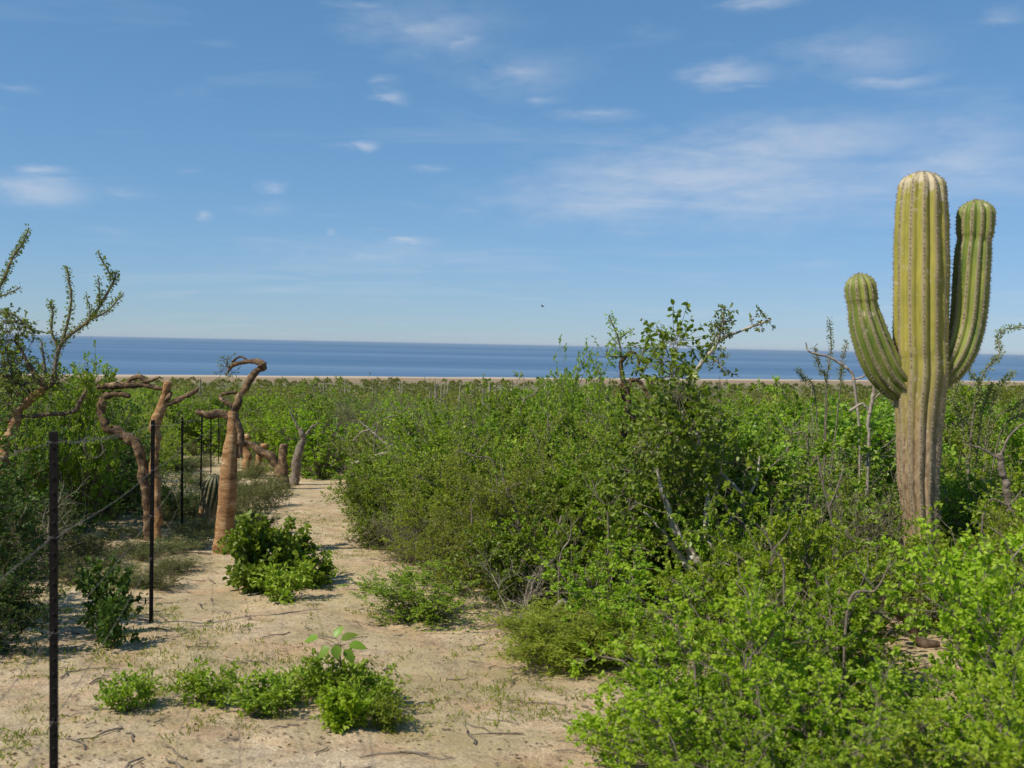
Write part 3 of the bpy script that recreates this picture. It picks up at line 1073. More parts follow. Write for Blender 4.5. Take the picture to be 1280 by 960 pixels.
# ------------------------------------------------------------------ cut and twisted trees
def tree(name, label, cat, base, Y, trunk, limbs, mat=M_ORANGE, lmat=M_BROWN, n=14, group=None, rough=.10, seed=0, trough=None):
    """trunk and limbs as pixel paths at depth Y"""
    t = thing(name, label, cat, base, group=group)
    for i, tr in enumerate(trunk):
        mb = MB()
        p, r = pxlimb(tr, Y)
        if i == 0:
            p[0] = np.array([p[0][0], p[0][1], gz(p[0][0], p[0][1]) - .06])
        limb(mb, p, r, n, rough=rough if trough is None else trough, seed=seed + i)
        link('trunk', mb.mesh(name + '_trunk', mat, True, origin=base), t)
    for i, lb in enumerate(limbs):
        mb = MB()
        p, r = pxlimb(lb, Y)
        limb(mb, p, r, 10, rough=rough * 1.2, seed=seed + 20 + i)
        link('limb', mb.mesh(name + '_limb', lmat, True, origin=base), t)
    return t


def tuft(br, lf, c, n=14, sp=.10, L=.03, W=.018, lpt=9, tw=.09, hi=True, droop=0.0):
    """loose tuft of leafy twigs round a point"""
    c = np.asarray(c, float)
    p = c + rng.normal(size=(n, 3)) * sp
    d = unit(p - c + np.array([0, 0, .03]) + rng.normal(size=(n, 3)) * .03)
    q = p + d * tw * rng.uniform(.5, 1.3, (n, 1))
    tubes(br, np.stack([c + (p - c) * .1, p, q], 1), np.full((n, 3), .003) * np.array([1, .8, .5]), 3)
    u = rng.uniform(0, 1, (n, lpt, 1))
    P = (p[:, None] * (1 - u) + q[:, None] * u).reshape(-1, 3)
    D = (d[:, None] * .5 + rng.normal(size=(n, lpt, 3)) * .8).reshape(-1, 3)
    sz = rng.uniform(.6, 1.2, len(P))
    leaves(lf, P, D, L * sz, W * sz, .7, hi, .7, droop, np.clip(rng.uniform(0, 1) * .6 + rng.uniform(0, .4, (n, 1)) + np.zeros((n, lpt)), 0, 1).ravel())


def leafy(t, base, br, lf, bmat, lmat, nm):
    link('twigs', br.mesh(nm + '_twigs', bmat, True, origin=base), t, True)
    link('foliage', lf.mesh(nm + '_foliage', lmat, False, 'tone', base), t, True)


# orange trunk with a hooked top
b0 = on_ground(280, 692)
YA = b0[1]
tA = tree('cut_tree', 'smooth orange trunk with a dark limb hooked over at its top beside the path', 'tree', b0, YA,
          [[(279, 700, 27), (280, 680, 24), (282, 655, 23), (285, 605, 22), (288, 562, 18), (291, 537, 14), (291, 515, 12)]],
          [[(293, 524, 10), (277, 519, 11), (260, 519, 10), (246, 514, 8)],
           [(290, 520, 11), (296, 506, 11), (301, 492, 10), (310, 478, 9), (321, 465, 9), (328, 459, 11), (324, 452, 9), (310, 452, 6), (292, 456, 5), (284, 467, 2)],
           [(294, 512, 6), (282, 503, 6), (276, 497, 5), (281, 492, 4), (296, 490, 4)],
           [(290, 453, 3), (299, 446, 2.5), (309, 449, 2)],
           [(293, 518, 9), (299, 536, 9), (301, 556, 8), (297, 572, 6)]], seed=1, trough=.03)
br, lf = MB(), MB()
for px, py in ((284, 458), (279, 462), (290, 465), (284, 450)):
    tuft(br, lf, at(px, py, YA), 8, .05, .022, .010, 8, .05, False)
leafy(tA, b0, br, lf, M_TWIGB, M_FINE, 'hook')

# forked brown tree behind the second post
b0 = on_ground(190, 676)
YB = b0[1]
tB = tree('cut_tree', 'forked brown tree with bare lopped twisting limbs behind the wire fence', 'tree', b0, YB,
          [[(188, 680, 15), (187, 655, 12), (184, 625, 11), (180, 598, 11), (174, 565, 12), (162, 549, 13), (146, 540, 13), (131, 527, 12), (127, 509, 10), (132, 497, 9), (144, 492, 8), (162, 495, 6)],
           [(194, 676, 12), (196, 650, 11), (195, 603, 10), (192, 581, 10), (194, 557, 10), (196, 529, 12), (203, 502, 12), (211, 478, 8)]],
          [[(204, 508, 5), (226, 498, 6), (242, 490, 6), (248, 485, 4)],
           [(205, 486, 5), (182, 483, 7), (161, 481, 9), (143, 482, 9), (122, 484, 6)],
           [(158, 480, 6), (166, 472, 6), (174, 471, 6), (184, 477, 5), (200, 471, 3)],
           [(208, 500, 6), (212, 494, 6), (209, 486, 4)]], mat=M_BROWN, seed=31)

br, lf = MB(), MB()
for px, py, n in ((112, 484, 16), (122, 478, 12), (130, 488, 12), (104, 492, 14), (118, 496, 12), (140, 478, 6), (100, 480, 12), (168, 486, 4)):
    tuft(br, lf, at(px, py, YB + .1), n, .10, .034, .020, 9, .09)
leafy(tB, b0, br, lf, M_TWIGB, M_MID, 'forked')

[c for c in tB.children if c.name.startswith('trunk')][1].data.materials[0] = M_ORANGE
# low stump with a long limb reaching back
b0 = on_ground(357, 611)
tC = tree('cut_tree', 'low brown stump with one long limb reaching out at the path end', 'tree', b0, b0[1],
          [[(357, 614, 15), (355, 598, 13), (354, 578, 11), (354, 566, 10), (355, 556, 9)]],
          [[(355, 600, 12), (345, 581, 11), (332, 567, 10), (318, 558, 9), (305, 554, 8), (296, 547, 5)]], mat=M_BROWN, seed=61)

# pair of knobbly stumps
for pl, lab, sd in (([(310, 592, 9), (309, 578, 10), (308, 566, 12), (303, 552, 12), (311, 545, 8)], 'knobbly orange stump leaning left, in front of the far green shrubs', 71),
                    ([(322, 592, 7), (323, 575, 8), (326, 562, 9), (333, 556, 6)], 'thin orange stump with a bent top beside the leaning stump', 77)):
    b0 = on_ground(pl[0][0], pl[0][1] + 4)
    tree('tree_stump', lab, 'stump', b0, b0[1], [pl], [], seed=sd, rough=.1)

# grey weathered trunk at the thicket edge
b0 = on_ground(364, 606)
tree('dead_tree', 'pale grey weathered dead trunk leaning at the thicket edge by the stump', 'dead tree', b0, b0[1],
     [[(366, 608, 12), (368, 590, 11), (373, 568, 10), (378, 550, 8), (376, 536, 5)]], [[(377, 552, 4), (386, 538, 3), (398, 528, 2)], [(376, 540, 3), (368, 526, 2.5), (362, 512, 1.5)]],
     M_TWIG, M_TWIG, seed=81, rough=.12)

# leftmost tree, leafy wands against the sky
b0 = on_ground(4, 690)
YL = b0[1]
tL = tree('wand_tree', 'left-hand grey-brown tree with leafy upright wands against the sky', 'tree', b0, YL,
          [[(3, 694, 13), (4, 640, 11), (5, 590, 10), (6, 562, 11), (12, 544, 12), (20, 527, 12), (25, 511, 11), (36, 499, 10), (56, 485, 10)]],
          [[(58, 486, 9), (48, 473, 9), (38, 459, 6), (28, 441, 4), (18, 425, 3)],
           [(56, 487, 8), (66, 476, 7), (68, 462, 6)],
           [(22, 515, 8), (26, 500, 7), (20, 480, 6), (6, 470, 5), (-12, 462, 4)],
           [(8, 527, 4), (30, 521, 4.5), (60, 518, 5), (91, 515, 5.5), (99, 503, 5.5), (104, 496, 5), (108, 488, 3)]], M_BROWN, M_TWIGB, seed=91)
tL.children[4].data.materials[0] = M_ORANGE
br, lf = MB(), MB()
for pl, per in (([(66, 478, 7), (72, 442, 5), (81, 424, 5), (100, 409, 4.5), (114, 396, 4), (127, 375, 3.5), (140, 350, 3), (145, 338, 2)], 460),
                ([(138, 352, 2.5), (137, 342, 2), (130, 329, 2), (124, 317, 1.5)], 460), ([(110, 400, 3), (134, 388, 2.5), (154, 367, 1.5)], 460),
                ([(124, 381, 2.5), (125, 368, 2), (124, 350, 1.5)], 460), ([(76, 432, 4), (85, 402, 3.5), (89, 370, 3), (84, 337, 2)], 460),
                ([(73, 436, 4), (63, 412, 3), (64, 391, 2.5), (58, 376, 2)], 460), ([(57, 484, 4), (56, 447, 3), (54, 424, 2)], 200),
                ([(-45, 470, 6), (-25, 410, 5), (0, 358, 4), (9, 342, 3.5), (18, 322, 3), (30, 307, 2.5), (39, 285, 1.5)], 460),
                ([(-6, 372, 3), (6, 368, 2), (24, 359, 1.5)], 300), ([(-20, 395, 4), (8, 391, 3), (32, 404, 2.5), (46, 418, 1.5)], 420), ([(112, 399, 2), (113, 385, 1.5), (108, 369, 1.5)], 300)):
    p, r = pxlimb(pl, YL)
    wand(br, lf, p, r, .030, .018, per, .03)
for px, py, n in ((8, 402, 22), (20, 400, 16), (-5, 410, 20), (10, 415, 14), (28, 408, 10), (18, 470, 34), (5, 455, 34), (30, 478, 26), (-5, 480, 34), (15, 490, 26), (40, 490, 20), (8, 435, 26), (25, 455, 20), (60, 490, 18), (70, 470, 14), (-5, 440, 24), (10, 505, 20), (48, 470, 12)):
    tuft(br, lf, at(px, py, YL), n, .10, .034, .020, 9, .10)
leafy(tL, b0, br, lf, M_TWIG, M_WAND, 'wand_tree')

# grey twin stem beside it
b0 = on_ground(13, 676)
tree('bare_tree', 'slim grey stem standing close against the wand tree trunk', 'tree', b0, b0[1],
     [[(14, 680, 9), (15, 620, 9), (19, 575, 10), (24, 535, 9), (29, 508, 6), (44, 500, 4)]], [], M_TWIG, M_TWIG, seed=95)

# pale-barked leafy tree in the thicket
b0 = on_ground(895, 772)
YP = b0[1]
tP = tree('pale_tree', 'pale-barked tree with three bare slanting limbs under broad green leaves', 'tree', b0, YP,
          [[(895, 776, 14), (895, 745, 13), (889, 727, 13), (886, 706, 12), (885, 680, 11), (883, 655, 9), (884, 625, 6), (880, 590, 5), (872, 545, 4), (866, 500, 3)]],
          [[(888, 714, 11), (866, 697, 11), (856, 681, 10), (842, 659, 9), (834, 633, 8), (828, 615, 6), (822, 580, 4), (826, 540, 3), (836, 490, 3), (843, 440, 2)],
           [(890, 733, 10), (870, 718, 10), (849, 694, 9), (834, 672, 7), (824, 658, 5), (805, 640, 3)],
           [(886, 690, 5), (905, 660, 5), (930, 626, 6), (918, 608, 5), (902, 591, 4), (893, 578, 3)],
           [(930, 630, 4), (945, 600, 3), (950, 570, 2)]], M_PALE, M_PALE, seed=101)
br, lf = MB(), MB()
ra = np.random.default_rng(5)
for px, py, n in [(843, 432, 16), (848, 425, 12), (838, 450, 18), (842, 470, 24), (848, 492, 26), (852, 520, 26), (832, 505, 18), (840, 540, 26), (860, 545, 20), (815, 545, 16), (818, 575, 22),
                  (800, 560, 16), (835, 585, 24), (860, 580, 22), (790, 590, 18), (800, 610, 20), (856, 606, 12), (880, 570, 22), (900, 560, 18), (900, 600, 18), (875, 625, 16), (920, 580, 18),
                  (945, 575, 16), (785, 640, 16), (930, 640, 12), (945, 620, 14), (775, 620, 16), (955, 600, 14), (866, 500, 18), (872, 525, 16)]:
    tuft(br, lf, at(px, py, YP + ra.uniform(-.35, .5)), n, .11, .055, .036, 8, .12, True, .4)
leafy(tP, b0, br, lf, M_TWIG, M_BROAD, 'pale_tree')

# slender branching tree reaching out above the thicket
Y0 = 10.2
b0 = at(846, 600, Y0)
b0[2] = gz(b0[0], b0[1])
tq = tree('slender_tree', 'slender pale tree with one bare branch reaching sideways over the sea line', 'tree', b0, Y0,
          [[(843, 700, 9), (846, 600, 8), (852, 520, 7), (862, 480, 6), (872, 460, 5.5), (893, 434, 5), (899, 424, 4)]],
          [[(898, 426, 4), (903, 404, 3), (906, 384, 2)], [(898, 424, 3.5), (925, 414, 3), (952, 404, 3), (964, 399, 2)], [(886, 444, 3), (897, 452, 2), (903, 462, 2)]], M_PALE, M_PALE, seed=111)
br, lf = MB(), MB()
for px, py, n in ((906, 388, 8), (903, 400, 12), (900, 410, 12), (896, 420, 14), (912, 402, 8), (892, 428, 10), (940, 406, 8), (958, 399, 8), (885, 438, 8), (893, 452, 10), (908, 462, 6), (880, 447, 6)):
    tuft(br, lf, at(px, py, Y0), n, .045, .034, .020, 8, .06)
leafy(tq, b0, br, lf, M_TWIG, M_WAND, 'slender')

# twisted brown tree with an arching top
Y0 = 11.5
b0 = at(785, 600, Y0)
b0[2] = gz(b0[0], b0[1])
tq = tree('twisted_tree', 'twisted brown tree with an arched limb top and dry drooping branches in the thicket', 'tree', b0, Y0,
          [[(780, 690, 13), (775, 620, 12), (768, 580, 13), (778, 540, 10), (785, 505, 8), (779, 475, 6), (777, 455, 6), (785, 443, 5), (795, 442, 4), (799, 456, 3)]],
          [[(782, 490, 6), (792, 474, 5), (805, 484, 4), (813, 502, 3)], [(786, 505, 6), (775, 488, 5), (780, 478, 4), (792, 474, 3)], [(790, 478, 3), (808, 470, 3), (815, 480, 2)],
           [(768, 580, 10), (755, 572, 9), (742, 578, 6)], [(784, 520, 8), (810, 525, 9), (838, 520, 10), (850, 505, 6), (845, 490, 3)]], M_BROWN, M_BROWN, seed=121, rough=.12)
br, lf = MB(), MB()
for pl in ([(778, 452, 3), (773, 425, 2.5), (766, 405, 2), (762, 391, 1.5)], [(772, 425, 2), (784, 416, 1.5), (792, 411, 1)], [(776, 445, 2.5), (764, 446, 2), (757, 440, 1.5)],
           [(795, 470, 2), (803, 440, 2), (811, 418, 1.5)], [(800, 470, 2.5), (818, 440, 2), (828, 421, 1.5)], [(790, 455, 2), (789, 435, 1.5)], [(818, 440, 2), (815, 425, 1.2)]):
    p, r = pxlimb(pl, Y0)
    wand(br, lf, p, r, .036, .020, 260, .05)
for px, py, n in ((757, 446, 8), (770, 430, 10), (788, 440, 6), (803, 452, 10), (775, 470, 8), (820, 450, 10), (750, 470, 10), (760, 500, 14), (770, 520, 14), (800, 510, 8), (745, 520, 14), (760, 550, 14), (800, 545, 14), (790, 570, 14), (740, 550, 12)):
    tuft(br, lf, at(px, py, Y0 - .1), n, .09, .036, .021, 8, .09)
leafy(tq, b0, br, lf, M_TWIG, M_MID, 'twisted')


# leafy wand shrubs and dead sticks round the cactus
def wand_shrub(name, label, px, Y, paths, mat=M_GREY, per=300, L=.028, W=.015, bark=M_TWIG, cat='shrub'):
    b0 = at(px, 520, Y)
    b0[2] = gz(b0[0], b0[1])
    t = thing(name, label, cat, b0)
    br, lf = MB(), MB()
    for pl in paths:
        p, r = pxlimb(pl, Y)
        p = np.vstack([b0 + np.array([rng.normal() * .05, rng.normal() * .05, -.03]), p])
        wand(br, lf, p + np.linspace(0, 1, len(p))[:, None] * rng.normal(size=(len(p), 3)) * .05, np.concatenate([[r[0]], r]) * .6, L, W, per, .03)
    leafy(t, b0, br, lf, bark, mat, name)
    return t


wand_shrub('wand_shrub', 'grey leafy wands standing up just left of the cactus arm', 1038, 10.5,
           [[(1036, 500, 3), (1037, 440, 2.5), (1045, 402, 1.5)], [(1030, 500, 3), (1022, 462, 2.5), (1010, 440, 1.5)], [(1045, 500, 3), (1055, 455, 2.5), (1056, 430, 1.5)],
            [(1020, 500, 2.5), (1003, 472, 2), (990, 455, 1.2)]], per=190, L=.024, W=.012)
wand_shrub('wand_shrub', 'grey-green arching leafy wands to the right of the cactus', 1222, 9.6,
           [[(1212, 540, 4), (1226, 472, 3), (1241, 441, 2.8), (1258, 421, 2.4), (1284, 408, 1.5)], [(1218, 540, 3), (1216, 490, 2), (1207, 455, 1.2)], [(1232, 540, 3), (1250, 490, 2), (1262, 462, 1.2)],
            [(1240, 545, 3), (1275, 500, 2), (1300, 470, 1.2)], [(1205, 545, 3), (1196, 505, 2), (1192, 480, 1.2)], [(1250, 545, 3), (1280, 520, 2), (1310, 500, 1.2)], [(1225, 545, 2.5), (1232, 500, 2), (1240, 470, 1.2)]])


def stick(name, label, cat, paths, Y, mat=M_DEAD, ground=True, rough=.1, seed=0):
    b0 = at(paths[0][0][0], paths[0][0][1], Y)
    b0[2] = gz(b0[0], b0[1])
    t = thing(name, label, cat, b0)
    for i, pl in enumerate(paths):
        p, r = pxlimb(pl, Y)
        if i == 0 and ground:
            p = np.vstack([b0 + np.array([0, 0, -.05]), p])
            r = np.concatenate([[r[0]], r])
        mb = MB()
        limb(mb, p, r, 9, rough=rough, seed=seed + i)
        link('stem' if i == 0 else 'branch', mb.mesh(name, mat, True, origin=b0), t)
    return t


stick('dead_stick', 'white bare upright stick under the left cactus arm', 'stick', [[(1086, 560, 4), (1085, 531, 4.5), (1090, 505, 5.5), (1094, 481, 5)], [(1088, 517, 3), (1078, 505, 3.5), (1062, 514, 4)], [(1091, 500, 2.5), (1100, 492, 2)]], 9.4, seed=201)
stick('dead_stick', 'thin white crooked bare branch pointing left above the shrubs', 'stick', [[(1075, 560, 3), (1068, 480, 3.5), (1062, 464, 3.5), (1050, 454, 3), (1033, 445, 3), (1012, 440, 2.5), (1007, 428, 1.5)], [(1050, 454, 2), (1058, 455, 1)], [(1066, 475, 2.5), (1080, 470, 2), (1092, 460, 1)]], 9.9, seed=205)
stick('dead_tree', 'short grey dead trunk leaning in the shrubs to the right of the cactus', 'dead tree', [[(1266, 660, 11), (1262, 632, 10), (1256, 600, 9), (1249, 568, 8)], [(1252, 575, 3), (1225, 560, 2.5), (1205, 555, 1.5)], [(1250, 570, 3), (1262, 545, 2.5), (1285, 525, 1.5)]], 8.0, M_TWIG, seed=211)
stick('dead_branch', 'bare grey forked branch among the shrubs left of the cactus trunk', 'branch', [[(1048, 700, 5), (1040, 650, 4), (1030, 610, 3), (1022, 570, 2)], [(1036, 635, 3), (1050, 600, 2), (1055, 580, 1.2)]], 7.2, M_TWIG, seed=215)
stick('dead_branch', 'pale forked dead branch lying in the thicket beyond the path', 'branch', [[(440, 580, 5), (455, 576, 5), (470, 570, 5), (486, 567, 6)], [(478, 569, 4), (480, 574, 3), (476, 579, 2)]], 15.0, M_DEAD, False, seed=221)
stick('dead_branch', 'grey bare branches arching up over the shrubs beyond the path', 'branch', [[(505, 600, 3.5), (495, 575, 3), (478, 552, 2.5), (462, 537, 2), (448, 525, 1.2)], [(478, 552, 2), (500, 560, 1.5)], [(462, 537, 1.7), (452, 540, 1.5), (441, 551, 1.2)], [(495, 575, 2), (512, 540, 1.8), (517, 515, 1)]], 13.6, M_DEAD, seed=225)
stick('dead_branch', 'thin grey bare branch rising from the middle of the thicket', 'branch', [[(655, 720, 5), (645, 640, 4), (632, 618, 3), (610, 612, 2)], [(642, 630, 3), (630, 600, 2.5), (626, 580, 1.5)]], 8.6, M_TWIG, seed=231)
stick('dead_branch', 'crooked brown branch showing low in the thicket beside the path', 'branch', [[(660, 780, 8), (668, 740, 6), (680, 705, 5), (695, 675, 4), (702, 645, 3)], [(668, 740, 5), (658, 715, 4), (655, 690, 2)], [(680, 705, 4), (668, 695, 3), (640, 655, 2)]], 8.3, M_TWIG, seed=235)
for (pl, lab, Ys, sd) in (([(664, 722, 7), (676, 727, 8), (688, 729, 6), (698, 727, 5)], 'short white bleached log lying under the shrubs', 9.2, 241),
                          ([(681, 780, 5), (690, 766, 8), (700, 754, 9), (707, 752, 7), (712, 760, 5)], 'white bleached curved root arching out of the sand', 7.7, 245),
                          ([(1100, 745, 10), (1118, 760, 12), (1135, 778, 12), (1152, 802, 12), (1172, 830, 10)], 'thick weathered brown branch fallen under the bright green shrubs', 7.1, 251),
                          ([(1205, 760, 6), (1222, 775, 7), (1240, 800, 8), (1252, 835, 8)], 'crooked grey-brown branch fallen beside the thick brown one', 6.9, 255)):
    p, r = pxlimb(pl, Ys)
    zz = ground_z(p[:, 0], p[:, 1])
    lift = (p[:, 2] - p[:, 2].min())
    p[:, 2] = np.maximum(p[:, 2], zz + r * .6)
    base = p.mean(0)
    mb = MB()
    limb(mb, p, r, 10, rough=.12, seed=sd)
    o = link('fallen_branch', mb.mesh('fallen_branch', M_TWIGB if sd > 250 else M_DEAD, True, origin=base))
    o.location = base
    tag(o, lab, 'branch')

# ------------------------------------------------------------------ wire fence
fence = thing('wire_fence', 'barbed wire fence on dark thin steel posts running back past the trees', 'fence')
PH = 1.52
bpts = []
p3 = at(68, 540, 3.54)
bpts.append((p3[0], p3[1]))
for px, py in ((188.5, 779), (227.5, 668)):
    q_ = on_ground(px, py)
    bpts.append((q_[0], q_[1]))
for px, Y_ in ((251, 18.2), (264, 23.5), (273.5, 28.6)):
    q_ = at(px, 560, Y_)
    bpts.append((q_[0], q_[1]))
d01 = np.array(bpts[0]) - np.array(bpts[1])
ext = np.array(bpts[0]) + d01
bpts = [tuple(ext)] + bpts
tops = []
wire_h = [PH - .034, PH - .37, PH - .71, PH - 1.03]
for i, (x, y) in enumerate(bpts):
    z = gz(x, y)
    lean = rng.normal(size=2) * .012
    if i == 1:
        lean = np.array([-.004, 0.])
    top = np.array([x + lean[0], y + lean[1], z + PH])
    if i == 1:
        top[2] = p3[2]
    bot = np.array([x, y, z - .25])
    tops.append((np.array([x, y, z]), top))
    mb = MB()
    w, dpt, t_ = .0145, .026, .0035
    prof = np.array([(-w, 0), (w, 0), (w, t_ * 2), (t_, t_ * 2), (t_, dpt), (-t_, dpt), (-t_, t_ * 2), (-w, t_ * 2)])
    ang = math.atan2(-x, -y + 1e-6) + .5
    ca, sa = math.cos(ang), math.sin(ang)
    pr = np.array([(ca * a - sa * b_, sa * a + ca * b_, 0) for a, b_ in -prof])
    vs = np.vstack([bot + pr, top + pr])
    n = 8
    i0 = np.arange(n)
    i1 = (i0 + 1) % n
    mb.add(vs, q=np.stack([i0, i1, i1 + n, i0 + n], -1))
    mb.add(top + pr, q=[[0, 1, 2, 7]], t=[[3, 4, 5], [3, 5, 6]])
    for zz in np.arange(.06, PH - .02, .054):      # studs up the face
        c = np.array([x, y, z]) + (top - np.array([x, y, z])) * (zz / PH)
        a = np.array([ca, sa, 0]) * .005
        f = np.array([-sa, ca, 0])
        f = f if f @ np.array([x, y, 0]) < 0 else -f
        u = np.array([0, 0, .006])
        vs = np.array([c - a - u, c + a - u, c + a + u, c - a + u, c - a * .7 - u * .6 + f * .004, c + a * .7 - u * .6 + f * .004, c + a * .7 + u * .6 + f * .004, c - a * .7 + u * .6 + f * .004])
        mb.add(vs, q=[[4, 5, 6, 7], [0, 1, 5, 4], [1, 2, 6, 5], [2, 3, 7, 6], [3, 0, 4, 7]])
    po = link('post', mb.mesh('post', M_POST), fence)
    for h in wire_h:
        mb = MB()
        c = np.array([x, y, z]) + (top - np.array([x, y, z])) * (h / PH)
        th = np.linspace(0, 2 * np.pi, 9)
        ring = np.stack([c[0] + .022 * np.cos(th), c[1] + .022 * np.sin(th), c[2] + .004 * np.sin(2 * th)], 1)
        tubes(mb, ring, np.full(9, .0013), 4)
        link('wire_clip', mb.mesh('wire_clip', M_WIRE, True), po)
for h in wire_h:
    mb = MB()
    line = []
    for i in range(len(tops) - 1):
        a = tops[i][0] + (tops[i][1] - tops[i][0]) * (h / PH)
        b_ = tops[i + 1][0] + (tops[i + 1][1] - tops[i + 1][0]) * (h / PH)
        m = 40
        tt = np.linspace(0, 1, m, endpoint=i == len(tops) - 2)[:, None]
        seg = a * (1 - tt) + b_ * tt
        seg[:, 2] -= (4 * tt[:, 0] * (1 - tt[:, 0])) * .035
        line.append(seg)
    line = np.vstack(line)
    d = np.concatenate([[0], np.cumsum(np.linalg.norm(np.diff(line, axis=0), axis=1))])
    s = np.arange(0, min(d[-1], 14.0), .02)
    tw = np.stack([np.interp(s, d, line[:, i]) for i in range(3)], 1)
    for ph in (0, math.pi):
        a = s * 2 * math.pi / .09 + ph
        pts = tw + np.stack([np.cos(a) * .0018, np.zeros(len(s)), np.sin(a) * .0018], 1)
        tubes(mb, pts, np.full(len(s), .0007), 3)
    if d[-1] > 14:
        s2 = np.arange(14.0, d[-1], .3)
        tubes(mb, np.stack([np.interp(s2, d, line[:, i]) for i in range(3)], 1), np.full(len(s2), .002), 3)
    bs = np.arange(.05, d[-1], .16)
    bp = np.stack([np.interp(bs, d, line[:, i]) for i in range(3)], 1)
    for _ in range(4):
        dv = unit(rng.normal(size=(len(bs), 3))) * .011
        tubes(mb, np.stack([bp, bp + dv * .5, bp + dv], 1), np.full((len(bs), 3), .0008) * np.array([1, .9, .3]), 3)
    link('wire', mb.mesh('wire', M_WIRE, True), fence)
# loose loop of wire hanging from the first post
a = tops[1][0] + (tops[1][1] - tops[1][0]) * ((PH - .02) / PH)
loop = [a, at(95, 554, 3.9), at(112, 546, 4.2), at(126, 552, 4.3), at(128, 566, 4.3), at(118, 572, 4.3), at(106, 564, 4.25), at(108, 552, 4.3), at(130, 547, 4.8), at(150, 543, 5.4)]
S = spline(np.array(loop), 70)
mb = MB()
tubes(mb, S, np.full(70, .0022), 4)
link('loose_wire', mb.mesh('loose_wire', M_WIRE, True), fence)


# ------------------------------------------------------------------ shrubs set by hand
def put(kind, px, Y, top, name, label, group=None, w=None, cat='shrub', var=None, minh=.3):
    p = at(px, top, Y)
    h = max(minh, p[2] - gz(p[0], p[1]))
    placed.append((p[0], p[1], (w or h * 1.2) * .5))
    return shrub(kind, p[0], p[1], h, w, name, label, 'shrub' if cat is None else cat, group, var=var)


placed = []
NEAR = 'bright shrubs crowding in front of the cactus'
for px, Y, top, w in ((845, 4.5, 850, .8), (930, 4.3, 752, 1.2), (1062, 4.0, 835, 1.0), (1205, 4.1, 862, 1.0), (1300, 4.5, 690, 1.2), (1010, 5.2, 705, 1.2), (1150, 5.2, 850, .7), (1265, 5.6, 668, 1.3),
                      (1055, 6.0, 690, 1.1), (980, 6.4, 640, 1.3), (1200, 8.0, 682, .8), (1075, 7.6, 664, .9), (1150, 7.9, 662, .9), (1310, 6.6, 606, 1.4), (860, 5.4, 790, .9), (955, 6.6, 735, .9), (1010, 3.5, 890, .9), (1140, 3.3, 925, .8), (1270, 3.4, 860, 1.0), (905, 3.7, 905, .7)):
    put('bright', px, Y, top, 'small_leaved_shrub', 'bright green small-leaved shrub in front of the tall cactus', NEAR, w, var=2 if px in (845, 1062, 1270, 1140) else None)
MIDG = 'shrubs along the right edge of the sandy path'
for kind, px, Y, top, w in (('bright', 790, 6.9, 700, 1.1), ('bright', 835, 6.7, 785, .7), ('bright', 745, 8.0, 650, 1.2), ('bright', 700, 8.6, 610, 1.2)):
    put(kind, px, Y, top, 'small_leaved_shrub', 'bright green small-leaved shrub at the right edge of the sandy path', MIDG, w)
for px, Y, top, w in ((640, 8.9, 590, 1.5), (600, 10.0, 560, 1.6), (690, 10.0, 535, 1.6), (570, 9.2, 640, 1.0)):
    put('fine', px, Y, top, 'fine_leaved_shrub', 'feathery yellow-green shrub at the right edge of the sandy path', MIDG, w)
for px, Y, top, w in ((488, 12.2, 590, 1.1), (462, 13.8, 585, 1.0), (540, 11.9, 560, 1.4), (530, 13.6, 520, 1.7), (590, 12.0, 515, 1.8), (740, 9.5, 560, 1.5), (650, 12.6, 500, 1.9), (735, 12.0, 495, 1.9)):
    put('mid', px, Y, top, 'leafy_shrub', 'mid green leafy shrub at the right edge of the sandy path', MIDG, w)
for px, Y, top, w in ((508, 11.0, 640, .9), (562, 9.9, 640, .8), (470, 11.9, 655, .6)):
    put('grey', px, Y, top, 'grey_twig_shrub', 'half-bare grey twiggy shrub at the right edge of the sandy path', MIDG, w)
for px, Y, top, w in ((770, 8.9, 590, 1.3), (955, 9.2, 545, 1.6), (840, 9.4, 520, 1.3), (905, 8.9, 560, 1.4)):
    put('broad', px, Y, top, 'broad_leaved_shrub', 'shrub with drooping broad green leaves around the pale-barked tree', 'broad-leaved shrubs round the pale tree', w)
put('mid', 528, 7.9, 712, 'leafy_shrub', 'small leafy shrub standing on its own at the path edge', None, .95)
put('rush', 722, 6.6, 762, 'rush_shrub', 'low bushy shrub of fine upright needle leaves at the path edge', None, .95)
put('round', 342, 9.3, 654, 'round_bush', 'round dense bush of large fresh green leaves beside the orange trunk', None, .80)
put('round', 384, 9.4, 698, 'round_bush', 'low dark green leafy bush tucked against the right side of the round bush', None, .46)
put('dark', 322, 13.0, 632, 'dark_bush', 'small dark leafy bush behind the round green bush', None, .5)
put('sprig', 352, 8.6, 728, 'small_plant', 'small leafy plant just in front of the round bush', None, .5, 'plant')
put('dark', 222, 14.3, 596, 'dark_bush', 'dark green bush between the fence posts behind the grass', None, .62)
put('sprig_shaded', 132, 7.0, 702, 'small_plant', 'upright leafy plant growing through the fence between the first two posts', None, .34, 'plant')
put('sprig_shaded', 140, 6.6, 745, 'small_plant', 'low leafy sprig at the foot of the plant in the fence', None, .26, 'plant')
for px, Y, top, w, lab in ((163, 5.3, 856, .28, 'small green plant alone on the sand beside the nearest fence post'), (258, 5.45, 838, .32, 'small green plant leaning on the sand between two others'), (340, 5.35, 852, .42, 'low spreading green plant on the open sand')):
    put('sprig', px, Y, top, 'small_plant', lab, None, w, 'plant', minh=.2)
put('sprig', 392, 5.75, 838, 'small_plant', 'straggling green plant beside the low spreading one on the sand', None, .28, 'plant', minh=.15)
put('lime_sprig', 432, 5.0, 878, 'small_plant', 'vivid yellow-green small plant on the sand', None, .22, 'plant', minh=.2)
